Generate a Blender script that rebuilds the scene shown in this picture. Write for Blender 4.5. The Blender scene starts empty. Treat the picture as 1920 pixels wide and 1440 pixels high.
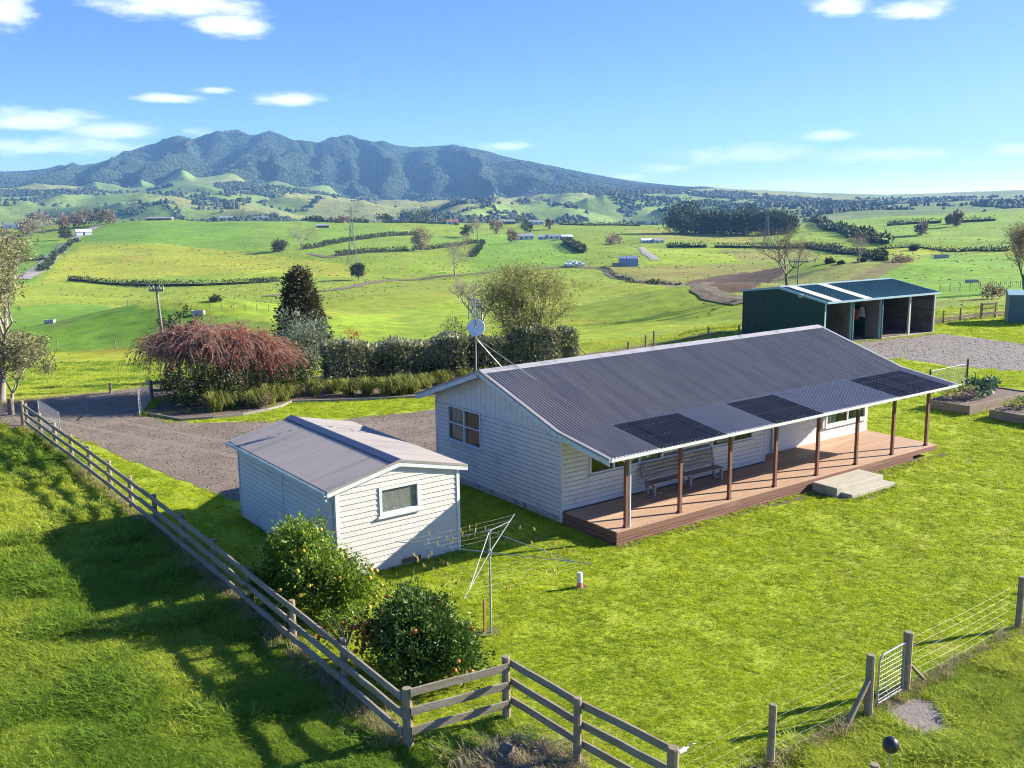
import bpy, bmesh, math, random
import numpy as np
from mathutils import Vector, Matrix
random.seed(7); RNG = np.random.default_rng(7)
R = math.radians
S = bpy.context.scene
COL = S.collection

# ------------------------------------------------------------------ camera, sky, sun, exposure
CAM = np.array([-18.8781, -23.3801, 10.1805]); YAW, PITCH, ROLL, FPX = R(35.9561), R(-10.5954), R(-0.7243), 1842.5
FW = np.array([math.sin(YAW)*math.cos(PITCH), math.cos(YAW)*math.cos(PITCH), math.sin(PITCH)])
RT0 = np.array([math.cos(YAW), -math.sin(YAW), 0.0]); UP0 = np.cross(RT0, FW)
RT = RT0*math.cos(ROLL) + UP0*math.sin(ROLL); UP = -RT0*math.sin(ROLL) + UP0*math.cos(ROLL)
cd = bpy.data.cameras.new('camera'); cam = bpy.data.objects.new('camera', cd); COL.objects.link(cam)
cam.matrix_world = Matrix(((RT[0], UP[0], -FW[0], CAM[0]), (RT[1], UP[1], -FW[1], CAM[1]), (RT[2], UP[2], -FW[2], CAM[2]), (0, 0, 0, 1)))
cd.sensor_width = 36; cd.lens = FPX/1920*36; cd.clip_start = 0.5; cd.clip_end = 40000
S.camera = cam
SUN_AZ, SUN_EL = R(-19.5), R(23.5)          # azimuth from +x, counter-clockwise
sd = bpy.data.lights.new('sun', 'SUN'); sun = bpy.data.objects.new('sun', sd); COL.objects.link(sun)
sd.energy = 5.0; sd.angle = R(0.55); sd.color = (1.0, 0.93, 0.80)
SUNV = Vector((math.cos(SUN_AZ)*math.cos(SUN_EL), math.sin(SUN_AZ)*math.cos(SUN_EL), math.sin(SUN_EL)))
sun.rotation_euler = SUNV.to_track_quat('Z', 'Y').to_euler(); sun.location = (40, -20, 60)
S.view_settings.view_transform = 'Standard'; S.view_settings.look = 'None'
S.view_settings.exposure = 1.75; S.view_settings.gamma = 1.0
S.cycles.max_bounces = 6; S.cycles.diffuse_bounces = 3; S.cycles.glossy_bounces = 2; S.cycles.transparent_max_bounces = 8
S.cycles.volume_bounces = 0; S.cycles.pixel_filter_type = 'BLACKMAN_HARRIS'; S.cycles.filter_width = 1.05; S.cycles.use_adaptive_sampling = True; S.cycles.adaptive_threshold = .02; S.cycles.adaptive_min_samples = 24; S.cycles.denoising_prefilter = 'NONE'; S.cycles.use_denoising = True; S.cycles.sample_clamp_indirect = 4

ZOFF = 0.06
def world():
    w = bpy.data.worlds.new('World'); S.world = w; w.use_nodes = True
    nt = w.node_tree; N, L = nt.nodes, nt.links; N.clear()
    out = N.new('ShaderNodeOutputWorld'); bg = N.new('ShaderNodeBackground'); bg.inputs[1].default_value = 0.107
    sky = N.new('ShaderNodeTexSky'); sky.sky_type = 'NISHITA'; sky.sun_disc = False
    sky.sun_elevation = SUN_EL; sky.sun_rotation = R(90) - SUN_AZ
    sky.altitude = 0; sky.air_density = 1.0; sky.dust_density = 0.5; sky.ozone_density = 3.0
    tc = N.new('ShaderNodeTexCoord')
    # steeper blue gradient towards the zenith for the whole dome
    mul = N.new('ShaderNodeVectorMath'); mul.operation = 'MULTIPLY'; mul.operation = "MULTIPLY_ADD"; mul.inputs[1].default_value = (1, 1, 3.0); mul.inputs[2].default_value = (0, 0, ZOFF)
    nor = N.new('ShaderNodeVectorMath'); nor.operation = 'NORMALIZE'
    L.new(tc.outputs['Generated'], mul.inputs[0]); L.new(mul.outputs[0], nor.inputs[0]); L.new(nor.outputs[0], sky.inputs[0])
    sep = N.new('ShaderNodeSeparateXYZ'); L.new(tc.outputs['Generated'], sep.inputs[0])
    def M(op, a, b=None, c=None):
        m = N.new('ShaderNodeMath'); m.operation = op
        for i, v in enumerate((a, b, c)):
            if v is None: continue
            if isinstance(v, (int, float)): m.inputs[i].default_value = v
            else: L.new(v, m.inputs[i])
        return m.outputs[0]
    az = M('ARCTAN2', sep.outputs[0], sep.outputs[1]); el = M('ARCSINE', sep.outputs[2])
    def pix(px, py):
        d = FW + RT*(px-960)/FPX + UP*(720-py)/FPX; d = d/np.linalg.norm(d)
        return math.atan2(d[0], d[1]), math.asin(d[2])
    cl = [(330, 6, 150, 24), (425, 46, 70, 17), (8, 22, 46, 34), (50, 226, 110, 18), (215, 246, 90, 13), (70, 274, 135, 19), (362, 246, 36, 9), (320, 184, 58, 7), (398, 169, 34, 7), (545, 187, 60, 10),
          (1390, 291, 124, 20), (1650, 288, 104, 14), (1248, 315, 56, 9), (1550, 255, 50, 9), (1575, 12, 56, 17), (1700, 18, 70, 13), (950, 275, 60, 8), (1172, 333, 50, 8), (1900, 280, 44, 9), (1560, 347, 260, 9)]
    blobs = []
    for px, py, w_, h_ in cl:
        a, e = pix(px, py); blobs.append((a, e, w_*1.12/FPX, h_*1.2/FPX))
    rr = random.Random(3)
    for i in range(7):   # the same kind of sky all round
        a = YAW + R(33) + rr.random()*R(294); e = R(rr.uniform(1.5, 24)); blobs.append((a if a < math.pi else a-2*math.pi, e, rr.uniform(.04, .10), rr.uniform(.006, .013)))
    for i in range(7):  # unseen overhead clouds, added to lift the neutral fill in shade
        blobs.append((rr.uniform(-math.pi, math.pi), R(rr.uniform(22, 62)), rr.uniform(.10, .22), rr.uniform(.03, .07)))
    # wobble the lookup so that the edges are torn
    nz = N.new('ShaderNodeTexNoise'); nz.inputs['Scale'].default_value = 17; nz.inputs['Detail'].default_value = 5; nz.inputs['Roughness'].default_value = .62
    st = N.new('ShaderNodeVectorMath'); st.operation = 'MULTIPLY'; st.inputs[1].default_value = (1, 1, 3.2); L.new(tc.outputs['Generated'], st.inputs[0]); L.new(st.outputs[0], nz.inputs['Vector'])
    nval = M('SUBTRACT', nz.outputs[0], 0.5)
    cv = N.new('ShaderNodeCombineXYZ'); L.new(az, cv.inputs[0]); L.new(el, cv.inputs[1]); near = None
    for a, e, wa, we in blobs:
        ma = N.new('ShaderNodeVectorMath'); ma.operation = 'MULTIPLY_ADD'; L.new(cv.outputs[0], ma.inputs[0]); ma.inputs[1].default_value = (1/wa, 1/we, 0); ma.inputs[2].default_value = (-a/wa, -e/we, 0)
        ln = N.new('ShaderNodeVectorMath'); ln.operation = 'LENGTH'; L.new(ma.outputs[0], ln.inputs[0]); near = ln.outputs['Value'] if near is None else M('MINIMUM', near, ln.outputs['Value'])
    field = M('SUBTRACT', 1.0, near)
    field = M('ADD', M('MAXIMUM', field, -1.0), M('MULTIPLY', nval, 2.4))
    mr = N.new('ShaderNodeMapRange'); mr.interpolation_type = 'SMOOTHSTEP'; L.new(field, mr.inputs[0]); mr.inputs[1].default_value = -.12; mr.inputs[2].default_value = 1.05; mr.inputs[3].default_value = 0; mr.inputs[4].default_value = .92
    hs = N.new('ShaderNodeHueSaturation'); hs.inputs['Saturation'].default_value = 1.25; L.new(sky.outputs[0], hs.inputs['Color']); ga = N.new('ShaderNodeMix'); ga.data_type = 'RGBA'; ga.blend_type = 'MULTIPLY'; ga.inputs[0].default_value = 1; ga.inputs[7].default_value = (1.14, .83, 1.06, 1); L.new(hs.outputs[0], ga.inputs[6])
    mx = N.new('ShaderNodeMix'); mx.data_type = 'RGBA'; L.new(mr.outputs[0], mx.inputs[0]); L.new(ga.outputs[2], mx.inputs[6]); mx.inputs[7].default_value = (4.6, 4.6, 4.8, 1)
    L.new(mx.outputs[2], bg.inputs[0]); L.new(bg.outputs[0], out.inputs[0])
world()

# ------------------------------------------------------------------ pixel survey: rays of the calibrated photograph
def ray(px, py): return FW + RT*(px-960)/FPX + UP*(720-py)/FPX
def gnd(px, py, z=0.0):
    d = ray(px, py); return CAM + d*((z-CAM[2])/d[2])
def proj(P):
    d = np.asarray(P, float) - CAM; w = d@FW
    return 960 + FPX*(d@RT)/w, 720 - FPX*(d@UP)/w, w

# ------------------------------------------------------------------ noise
def _h(ix, iy, s): 
    n = (ix.astype(np.int64)*374761393 + iy.astype(np.int64)*668265263 + s*974711) & 0x7fffffff
    n = ((n ^ (n >> 13))*1274126177) & 0x7fffffff
    return ((n ^ (n >> 16)) & 0xffff)/65535.0
def vnoise(x, y, s=0):
    x = np.asarray(x, float); y = np.asarray(y, float); ix = np.floor(x); iy = np.floor(y); fx = x-ix; fy = y-iy
    fx = fx*fx*fx*(fx*(fx*6-15)+10); fy = fy*fy*fy*(fy*(fy*6-15)+10)
    a = _h(ix, iy, s); b = _h(ix+1, iy, s); c = _h(ix, iy+1, s); d = _h(ix+1, iy+1, s)
    return (a+(b-a)*fx)*(1-fy) + (c+(d-c)*fx)*fy
def fbm(x, y, o=4, s=0):
    v = 0; a = .5; t = 0
    for i in range(o): v = v + a*vnoise(x*2**i+7.3*i, y*2**i-3.1*i, s+i); t += a; a *= .5
    return v/t
def sstep(a, b, x):
    t = np.clip((x-a)/(b-a), 0, 1); return t*t*(3-2*t)

# ------------------------------------------------------------------ terrain height: surveyed columns (photo column -> distance, photo row)
TAB = {
 0:   (57, [(90,712),(130,678),(180,642),(250,606),(350,570),(450,545),(550,522),(650,503),(800,478),(950,456),(1100,440),(1250,430)], [(2100,418),(2600,402),(3200,382),(3900,356)]),
 150: (57, [(90,708),(130,672),(180,638),(250,602),(350,566),(450,540),(550,518),(650,498),(800,470),(950,445),(1100,424),(1220,418)], [(2100,416),(2600,400),(3200,378),(3900,357)]),
 290: (57, [(90,704),(130,668),(180,634),(250,598),(350,562),(450,536),(550,512),(650,489),(800,458),(950,432),(1100,413)], [(2100,413),(2600,396),(3200,375),(3900,347)]),
 430: (58, [(90,700),(130,664),(180,630),(250,594),(350,559),(450,533),(550,509),(650,485),(800,456),(950,432),(1100,413)], [(2100,411),(2600,392),(3200,366),(3900,338)]),
 568: (58, [(90,692),(130,656),(180,623),(250,590),(350,557),(450,531),(550,506),(650,482),(800,454),(950,431),(1150,414)], [(2100,411),(2600,396),(3200,374),(3900,353)]),
 700: (59, [(90,685),(130,650),(180,620),(250,587),(350,555),(450,529),(550,503),(650,481),(800,456),(950,435),(1200,416)], [(2100,411),(2600,401),(3200,392),(3900,383)]),
 831: (60, [(90,678),(130,645),(180,616),(250,584),(350,552),(450,525),(550,501),(650,480),(800,456),(950,437),(1200,418)], [(2100,412),(2600,402),(3200,391),(3900,380)]),
 960: (62, [(90,668),(130,640),(180,612),(250,580),(350,548),(450,520),(550,498),(650,478),(800,457),(950,440),(1250,420)], [(2100,414),(2600,403),(3200,388),(3900,371)]),
 1154:(68, [(95,652),(130,630),(180,604),(250,573),(350,540),(450,513),(530,498),(650,477),(800,455),(950,440),(1250,422)], [(2100,412),(2600,400),(3200,380),(3900,353)]),
 1351:(84, [(110,625),(150,603),(200,580),(260,560),(340,540),(450,515),(550,490),(650,471),(800,452),(950,440),(1250,424)], [(2100,408),(2800,393),(3400,378),(4100,354)]),
 1558:(90, [(115,604),(160,576),(220,546),(300,521),(400,500),(500,481),(650,463),(800,446),(1000,426),(1250,412)], [(2000,402),(3000,386),(4500,370),(5200,360)]),
 1780:(95, [(125,579),(160,561),(220,537),(300,514),(400,493),(520,476),(650,461),(800,444),(1000,420),(1250,404)], [(2000,394),(3000,380),(4500,370),(5200,362)]),
 1920:(98, [(125,571),(160,553),(220,529),(300,506),(400,486),(520,470),(650,455),(800,437),(1000,411),(1250,394)], [(2000,388),(3000,378),(4500,367),(5200,358)]),
}
SKYLINE = [(-500,352),(-200,340),(-60,330),(0,325),(60,320),(130,312),(190,305),(240,290),(290,275),(330,264),(345,261),(368,269),(395,258),(425,249),(455,243),(475,252),(487,253),(500,249),(515,248),(528,256),(545,263),(575,265),(600,272),(614,266),(632,261),(662,258),(682,266),(705,267),(722,264),(745,272),(775,275),(810,273),(848,271),(880,278),(905,282),(950,293),(1000,304),(1060,318),(1130,330),(1200,341),(1280,349),(1340,353),(1400,356),(1480,358),(1560,361),(1620,363),(1700,361),(1780,359),(1850,356),(1920,354),(2150,352),(2500,350)]
def th_of(px):
    d = ray(px, 400); return math.atan2(d@RT0, d@np.array([math.sin(YAW), math.cos(YAW), 0]))
def z_of(px, py, dist):
    d = ray(px, py); return CAM[2] + dist*d[2]/math.hypot(d[0], d[1])
LD0, LD1, NLD = math.log(3.0), math.log(9800.0), 900
TH0, TH1, NTH = R(-46), R(46), 369
_ld = np.linspace(LD0, LD1, NLD); _th = np.linspace(TH0, TH1, NTH)
def build_table():
    cols = []; ths = []
    for px in sorted(TAB):
        d0, near, far = TAB[px]
        ds = [3.0, d0]; zs = [0.0, 0.0]
        for d, py in near: ds.append(d); zs.append(z_of(px, py, d))
        dl, zl = ds[-1], zs[-1]
        ds += [dl+120, dl+420]; zs += [zl-3, min(zl-26, z_of(px, far[0][1], far[0][0])-6)]
        for d, py in far: ds.append(d); zs.append(z_of(px, py, d))
        ds.append(9800); zs.append(zs[-1])
        cols.append(np.interp(_ld, np.log(ds), zs)); ths.append(th_of(px))
    cols = np.array(cols)
    G = np.stack([np.interp(_th, ths, cols[:, j]) for j in range(NLD)], 1)
    def blur(A, ax, s):
        k = np.exp(-.5*(np.arange(-3*s, 3*s+1)/s)**2); k /= k.sum(); A = np.moveaxis(A, ax, -1)
        P = np.pad(A, [(0, 0)]*(A.ndim-1)+[(3*s, 3*s)], mode='edge')
        out = sum(k[i]*P[..., i:i+A.shape[-1]] for i in range(len(k))); return np.moveaxis(out, -1, ax)
    return blur(blur(G, 1, 5), 0, 5)
GT = build_table()
_sk_th = np.array([th_of(p) for p, _ in SKYLINE]); RIDGE = 5900.0
_sk_z = np.array([z_of(p, y, RIDGE) for p, y in SKYLINE])-9.0
BUMPS = []
def polar(x, y):
    dx = np.asarray(x, float)-CAM[0]; dy = np.asarray(y, float)-CAM[1]
    f = dx*math.sin(YAW)+dy*math.cos(YAW); r = dx*math.cos(YAW)-dy*math.sin(YAW)
    return np.hypot(dx, dy), np.arctan2(r, f)
def H(x, y):
    x = np.asarray(x, float); y = np.asarray(y, float)
    d, t = polar(x, y); d = np.maximum(d, 3.01)
    u = np.clip((np.log(d)-LD0)/(LD1-LD0)*(NLD-1), 0, NLD-1.001); v = np.clip((t-TH0)/(TH1-TH0)*(NTH-1), 0, NTH-1.001)
    i = u.astype(int); j = v.astype(int); fu = u-i; fv = v-j
    z = (GT[j, i]*(1-fu)+GT[j, i+1]*fu)*(1-fv) + (GT[j+1, i]*(1-fu)+GT[j+1, i+1]*fu)*fv
    z = z + (fbm(x/95, y/95, 3, 11)-.5)*6.5*sstep(110, 330, d)*(1-sstep(1300, 1900, d)) + (fbm(x/28, y/28, 2, 15)-.5)*1.4*sstep(80, 140, d)*(1-sstep(700, 1200, d))
    w2 = sstep(1700, 2400, d)*(1-sstep(3100, 3800, d)*.85)
    hills = (1-np.abs(2*fbm(x/480, y/480, 3, 21)-1))
    z = z + (hills-.72)*105*w2*(1-.8*sstep(R(6), R(16), t)) + (fbm(x/190, y/190, 3, 25)-.5)*40*w2*(1-.6*sstep(R(6), R(16), t))
    # the mountain
    zr = np.interp(t, _sk_th, _sk_z); k = sstep(0, 1, (d-3700)/(RIDGE-3700)); kk = np.clip((d-3700)/(RIDGE-3700), 0, 1)
    sp = 1-np.abs(2*fbm(t*19+fbm(x/900, y/900, 2, 33)*2.2, d/2300, 3, 31)-1)
    sp2 = 1-np.abs(2*fbm(x/330, y/330, 3, 35)-1)
    zm = z + (zr-z)*(.35*kk+.65*k)
    amp = np.clip((zr-60)/360, 0.05, 1)
    zm = zm + ((sp-.74)*330 + (sp2-.7)*110)*amp*np.clip(3.1*kk**.8*(1-kk)**1.15, 0, 1)*(d > 3700)
    zm = np.where(d > RIDGE, zr - (d-RIDGE)*.28*np.clip(amp, .03, 1), zm)
    z = np.where(d > 3700, zm, z)
    for bx, by, r, h in BUMPS:
        q = ((x-bx)**2+(y-by)**2)/(r*r); z = z + h*np.exp(-q)
    return z
_DS = np.exp(np.linspace(math.log(20), math.log(9500), 2600))
def hit(px, py):
    d = ray(px, py); hl = math.hypot(d[0], d[1]); P = CAM[None]+d[None]*(_DS/hl)[:, None]
    f = P[:, 2]-H(P[:, 0], P[:, 1]); idx = np.argmax(f < 0)
    if f[idx] >= 0: idx = len(_DS)-1
    if idx > 0:
        a, b = f[idx-1], f[idx]; t = a/(a-b) if a != b else 0; p = P[idx-1]+(P[idx]-P[idx-1])*t
    else: p = P[0]
    return Vector((p[0], p[1], float(H(p[0], p[1]))))
for px, py, r, h in [(1290, 590, 26, 5.5), (1120, 560, 34, 4.5), (330, 625, 24, 4.5), (120, 640, 20, -2.5), (700, 585, 40, 4.0), (1500, 515, 40, 4), (480, 610, 26, 3.0)]:
    p = hit(px, py); BUMPS.append((p.x, p.y, r, h))

# ------------------------------------------------------------------ mesh helpers
class MB:
    def __init__(s): s.v = []; s.f = []
    def add(s, vs, fs):
        o = len(s.v); s.v += [tuple(float(c) for c in v) for v in vs]; s.f += [tuple(i+o for i in f) for f in fs]; return s
    def box(s, x0, y0, z0, x1, y1, z1):
        return s.add([(x0,y0,z0),(x1,y0,z0),(x1,y1,z0),(x0,y1,z0),(x0,y0,z1),(x1,y0,z1),(x1,y1,z1),(x0,y1,z1)], [(3,2,1,0),(4,5,6,7),(0,1,5,4),(1,2,6,5),(2,3,7,6),(3,0,4,7)])
    def beam(s, p0, p1, w, h, up=(0,0,1)):
        p0 = Vector(p0); p1 = Vector(p1); d = (p1-p0).normalized(); u = Vector(up)
        if abs(d.dot(u)) > .99: u = Vector((1,0,0))
        a = d.cross(u).normalized()*(w/2); b = a.normalized().cross(d).normalized()*(h/2)
        vs = [p+i*a+j*b for p in (p0, p1) for i, j in ((-1,-1),(1,-1),(1,1),(-1,1))]
        return s.add(vs, [(0,1,2,3),(7,6,5,4),(0,4,5,1),(1,5,6,2),(2,6,7,3),(3,7,4,0)])
    def tube(s, p0, p1, r0, r1=None, n=8, caps=True):
        r1 = r0 if r1 is None else r1; p0 = Vector(p0); p1 = Vector(p1); d = (p1-p0).normalized()
        u = Vector((0,0,1)) if abs(d.z) < .95 else Vector((1,0,0)); a = d.cross(u).normalized(); b = a.cross(d)
        vs = [p+(a*math.cos(2*math.pi*i/n)+b*math.sin(2*math.pi*i/n))*r for p, r in ((p0, r0), (p1, r1)) for i in range(n)]
        fs = [(i, (i+1)%n, n+(i+1)%n, n+i) for i in range(n)]
        if caps: fs += [tuple(range(n-1, -1, -1)), tuple(range(n, 2*n))]
        return s.add(vs, fs)
    def path(s, pts, r, n=6):
        for a, b in zip(pts[:-1], pts[1:]): s.tube(a, b, r, r, n, True)
        return s
    def ext(s, poly, d):      # polygon (3d list) extruded along d
        n = len(poly); d = Vector(d); vs = [Vector(p) for p in poly]+[Vector(p)+d for p in poly]
        return s.add(vs, [tuple(range(n-1,-1,-1)), tuple(range(n, 2*n))]+[(i, (i+1)%n, n+(i+1)%n, n+i) for i in range(n)])
    def mesh(s, name):
        m = bpy.data.meshes.new(name); m.from_pydata(s.v, [], s.f); m.update(); return m
def npmesh(name, V, F, attrs=None, smooth=False):
    V = np.asarray(V, np.float32); F = np.asarray(F, np.int32); m = bpy.data.meshes.new(name)
    m.vertices.add(len(V)); m.vertices.foreach_set('co', V.ravel()); k = F.shape[1]
    m.loops.add(F.size); m.loops.foreach_set('vertex_index', F.ravel()); m.polygons.add(len(F))
    m.polygons.foreach_set('loop_start', np.arange(0, F.size, k, dtype=np.int32))
    m.update(calc_edges=True)
    for an, (typ, dat) in (attrs or {}).items():
        a = m.attributes.new(an, typ, 'POINT'); a.data.foreach_set({'FLOAT': 'value', 'FLOAT_COLOR': 'color', 'FLOAT_VECTOR': 'vector', 'INT': 'value'}[typ], np.asarray(dat, np.int32 if typ == 'INT' else np.float32).ravel())
    if smooth: m.polygons.foreach_set('use_smooth', np.ones(len(F), bool))
    m.validate(); return m
def tag(o, label=None, cat=None, group=None, kind=None):
    if label: o['label'] = label
    if cat: o['category'] = cat
    if group: o['group'] = group
    if kind: o['kind'] = kind
    return o
def obj(name, mesh, mat=None, parent=None, loc=None, smooth=False):
    if isinstance(mesh, MB): mesh = mesh.mesh(name)
    if mat is not None and not mesh.materials: mesh.materials.append(mat)
    if smooth:
        for p in mesh.polygons: p.use_smooth = True
    o = bpy.data.objects.new(name, mesh); COL.objects.link(o)
    if loc is not None: o.location = loc
    if parent is not None:
        o.parent = parent
        if loc is None and parent.type == 'EMPTY' and not parent.get('_local'): o.matrix_parent_inverse = Matrix.Translation(-Vector(parent.location))
    return o
def thing(name, label, cat, loc, group=None, local=False, rz=0.0):
    o = bpy.data.objects.new(name, None); COL.objects.link(o); o.location = loc; o.rotation_euler = (0, 0, rz); o.empty_display_size = .2
    if local: o['_local'] = 1
    return tag(o, label, cat, group)
def copy_tree(o, parent=None):
    c = o.copy(); COL.objects.link(c); c.parent = parent
    for ch in o.children: copy_tree(ch, c)
    return c
def dup(root, loc, rz=0, sc=1.0, label=None):
    c = copy_tree(root); c.location = loc; c.rotation_euler = (0, 0, rz); c.scale = (sc, sc, sc) if isinstance(sc, (int, float)) else sc
    if label: c['label'] = label
    return c
def struct(name, mesh, mat): return tag(obj(name, mesh, mat), kind='structure')

# ------------------------------------------------------------------ materials
def mat(name, c1, c2=None, scale=3.0, rough=.8, bump=0.0, bscale=None, metal=0.0, stretch=(1,1,1), detail=5, c3=None, s3=.6, t3=(.55,.7), spec=.4, attr=None, transl=0.0, noiserough=.6, bdist=.02):
    m = bpy.data.materials.new(name); m.use_nodes = True; nt = m.node_tree; N, L = nt.nodes, nt.links
    b = N['Principled BSDF']; b.inputs['Roughness'].default_value = rough; b.inputs['Metallic'].default_value = metal; b.inputs['Specular IOR Level'].default_value = spec
    g = N.new('ShaderNodeNewGeometry'); vm = N.new('ShaderNodeVectorMath'); vm.operation = 'MULTIPLY'; vm.inputs[1].default_value = stretch; L.new(g.outputs['Position'], vm.inputs[0])
    def noise(sc, det=detail):
        n = N.new('ShaderNodeTexNoise'); n.inputs['Scale'].default_value = sc; n.inputs['Detail'].default_value = det; n.inputs['Roughness'].default_value = noiserough; L.new(vm.outputs[0], n.inputs['Vector']); return n.outputs[0]
    def mix(f, a, bb):
        x = N.new('ShaderNodeMix'); x.data_type = 'RGBA'; L.new(f, x.inputs[0])
        for i, v in ((6, a), (7, bb)):
            if isinstance(v, tuple): x.inputs[i].default_value = (*v, 1)
            else: L.new(v, x.inputs[i])
        return x.outputs[2]
    col = c1
    if c2 is not None:
        r = N.new('ShaderNodeMapRange'); r.inputs[1].default_value = .3; r.inputs[2].default_value = .7; L.new(noise(scale), r.inputs[0]); col = mix(r.outputs[0], c1, c2)
    if attr:
        a = N.new('ShaderNodeAttribute'); a.attribute_name = attr[0]; a.attribute_type = attr[1] if len(attr) > 1 else 'GEOMETRY'
        r = N.new('ShaderNodeMapRange'); L.new(a.outputs['Fac'], r.inputs[0]); col = mix(r.outputs[0], col if not isinstance(col, tuple) else col, attr[2])
    if c3 is not None:
        r = N.new('ShaderNodeMapRange'); r.inputs[1].default_value = t3[0]; r.inputs[2].default_value = t3[1]; L.new(noise(s3, 6), r.inputs[0]); col = mix(r.outputs[0], col, c3)
    if isinstance(col, tuple): b.inputs['Base Color'].default_value = (*col, 1)
    else: L.new(col, b.inputs['Base Color'])
    if bump:
        bp = N.new('ShaderNodeBump'); bp.inputs['Strength'].default_value = bump; bp.inputs['Distance'].default_value = bdist; L.new(noise(bscale or scale*4), bp.inputs['Height']); L.new(bp.outputs[0], b.inputs['Normal'])
    if transl:
        t = N.new('ShaderNodeBsdfTranslucent'); mxs = N.new('ShaderNodeMixShader'); mxs.inputs[0].default_value = transl
        if isinstance(col, tuple): t.inputs[0].default_value = (*col, 1)
        else: L.new(col, t.inputs[0])
        L.new(b.outputs[0], mxs.inputs[1]); L.new(t.outputs[0], mxs.inputs[2]); L.new(mxs.outputs[0], N['Material Output'].inputs[0])
    return m
def leafmat(name, dark, light, transl=.3, rough=.55, spec=.35): return mat(name, dark, attr=('tint', 'GEOMETRY', light), transl=transl, rough=rough, spec=spec)
M = {}
M['joint'] = mat('joint_shade_dirt', (.10,.10,.095), (.16,.155,.145), 3, .9)  # contact shade and dirt of the board gaps, painted as one dark backing
M['white'] = mat('white_paint', (.58,.58,.56), (.52,.52,.50), 2.0, .6, .12, 30, c3=(.46,.47,.46), s3=1.3, t3=(.58,.8))
M['whitewall'] = mat('weatherboard_paint', (.62,.595,.54), (.56,.54,.495), 1.2, .6, .1, 25, c3=(.36,.355,.33), s3=1.3, t3=(.54,.8), stretch=(1,1,2.5))
M['cream'] = mat('cream_paint', (.66,.62,.54), (.58,.55,.48), 1.5, .65, .1, 20)
M['garagewall'] = mat('garage_board_paint', (.53,.505,.46), (.46,.44,.40), 2.0, .7, .2, 30, c3=(.42,.40,.36), s3=2.6, t3=(.60,.78), stretch=(.6,.6,3))
M['garageside'] = mat('garage_side_paint', (.56,.56,.515), (.49,.50,.465), 2.0, .7, .2, 30, c3=(.34,.38,.36), s3=1.4, t3=(.6,.8), stretch=(.6,.6,2))
M['barge'] = mat('weathered_barge_paint', (.48,.53,.54), (.42,.48,.49), 3, .7, .3, 25, c3=(.18,.24,.24), s3=5.5, t3=(.56,.68))
M['roof'] = mat('corrugated_iron_dark', (.25,.225,.19), (.185,.168,.143), .9, .55, .05, 20, metal=.0, spec=.35, c3=(.165,.155,.14), s3=.9, t3=(.5,.75), stretch=(3.0,.35,.35))
M['roofnew'] = mat('corrugated_iron_blue', (.245,.235,.22), (.205,.196,.185), 1.2, .5, .04, 20, metal=.0, spec=.4)
M['smoke'] = mat('smoked_clear_sheet', (.036,.028,.020), (.055,.042,.030), 2.0, .42, .03, 20, spec=.5)
M['ridge'] = mat('ridge_flashing', (.36,.35,.34), (.29,.28,.28), 2, .5, .1, 15, metal=.2, c3=(.18,.17,.16), s3=2)
M['garageroof'] = mat('garage_roof_paint', (.29,.262,.232), (.25,.226,.20), 1.0, .6, .05, 30, metal=.0, spec=.3, c3=(.17,.158,.15), s3=.9, t3=(.5,.75), stretch=(.35,3.0,.35))
M['garageridge'] = mat('garage_ridge_paint', (.055,.075,.13), (.045,.06,.10), 2, .5, metal=.2)
M['deck'] = mat('deck_timber', (.45,.29,.185), (.36,.225,.14), 1.4, .7, .25, 25, stretch=(.15,3,1), c3=(.52,.36,.235), s3=.8)
M['deckside'] = mat('deck_fascia_timber', (.20,.095,.06), (.15,.07,.045), 1.5, .7, .3, 20, stretch=(.3,.3,4), c3=(.27,.15,.10), s3=1.2)
M['post'] = mat('stained_post', (.20,.085,.05), (.14,.06,.036), 3, .6, .2, 30, stretch=(2,2,.4))
M['base'] = mat('baseboard_grey', (.50,.48,.44), (.38,.36,.33), 2, .8, .2, 20, c3=(.2,.18,.16), s3=2.5)
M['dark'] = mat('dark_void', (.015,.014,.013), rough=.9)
M['interior'] = mat('interior_lining', (.20,.19,.17), (.16,.15,.14), 1, .9)
M['curtain'] = mat('lace_curtain', (.40,.40,.40), (.22,.23,.25), 6, .9, stretch=(1,6,1))
M['oldwood'] = mat('weathered_fence_wood', (.29,.235,.165), (.18,.145,.10), 2.2, .9, .5, 18, stretch=(1.2,1.2,3), c3=(.22,.185,.06), s3=1.6, t3=(.5,.72))
M['railwood'] = mat('weathered_rail_wood', (.29,.25,.185), (.18,.153,.112), 1.6, .9, .5, 16, stretch=(.8,.8,5), c3=(.23,.195,.06), s3=.8, t3=(.52,.72))
M['greywood'] = mat('silvered_bench_wood', (.36,.32,.28), (.22,.19,.165), 2.5, .85, .5, 20, stretch=(.6,4,4))
M['sleeper'] = mat('raised_bed_sleeper', (.24,.19,.13), (.15,.115,.08), 2, .9, .5, 16, stretch=(1,1,3))
M['edging'] = mat('edging_timber', (.27,.245,.20), (.19,.17,.14), 3, .85, .3, 20)
M['concrete'] = mat('step_concrete', (.42,.385,.29), (.34,.31,.24), 2.5, .85, .25, 40, c3=(.28,.25,.17), s3=2.0)
M['galv'] = mat('galvanised_steel', (.36,.37,.375), (.28,.285,.29), 6, .45, metal=.6)
M['galvdull'] = mat('dull_galvanised', (.42,.42,.41), (.33,.33,.32), 6, .6, metal=.3)
M['wire'] = mat('fence_wire', (.13,.13,.12), rough=.5, metal=.4)
M['rope'] = mat('clothesline_cord', (.55,.55,.45), rough=.8)
M['peg'] = mat('yellow_peg_plastic', (.40,.29,.03), (.44,.36,.08), 40, .5)
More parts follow.
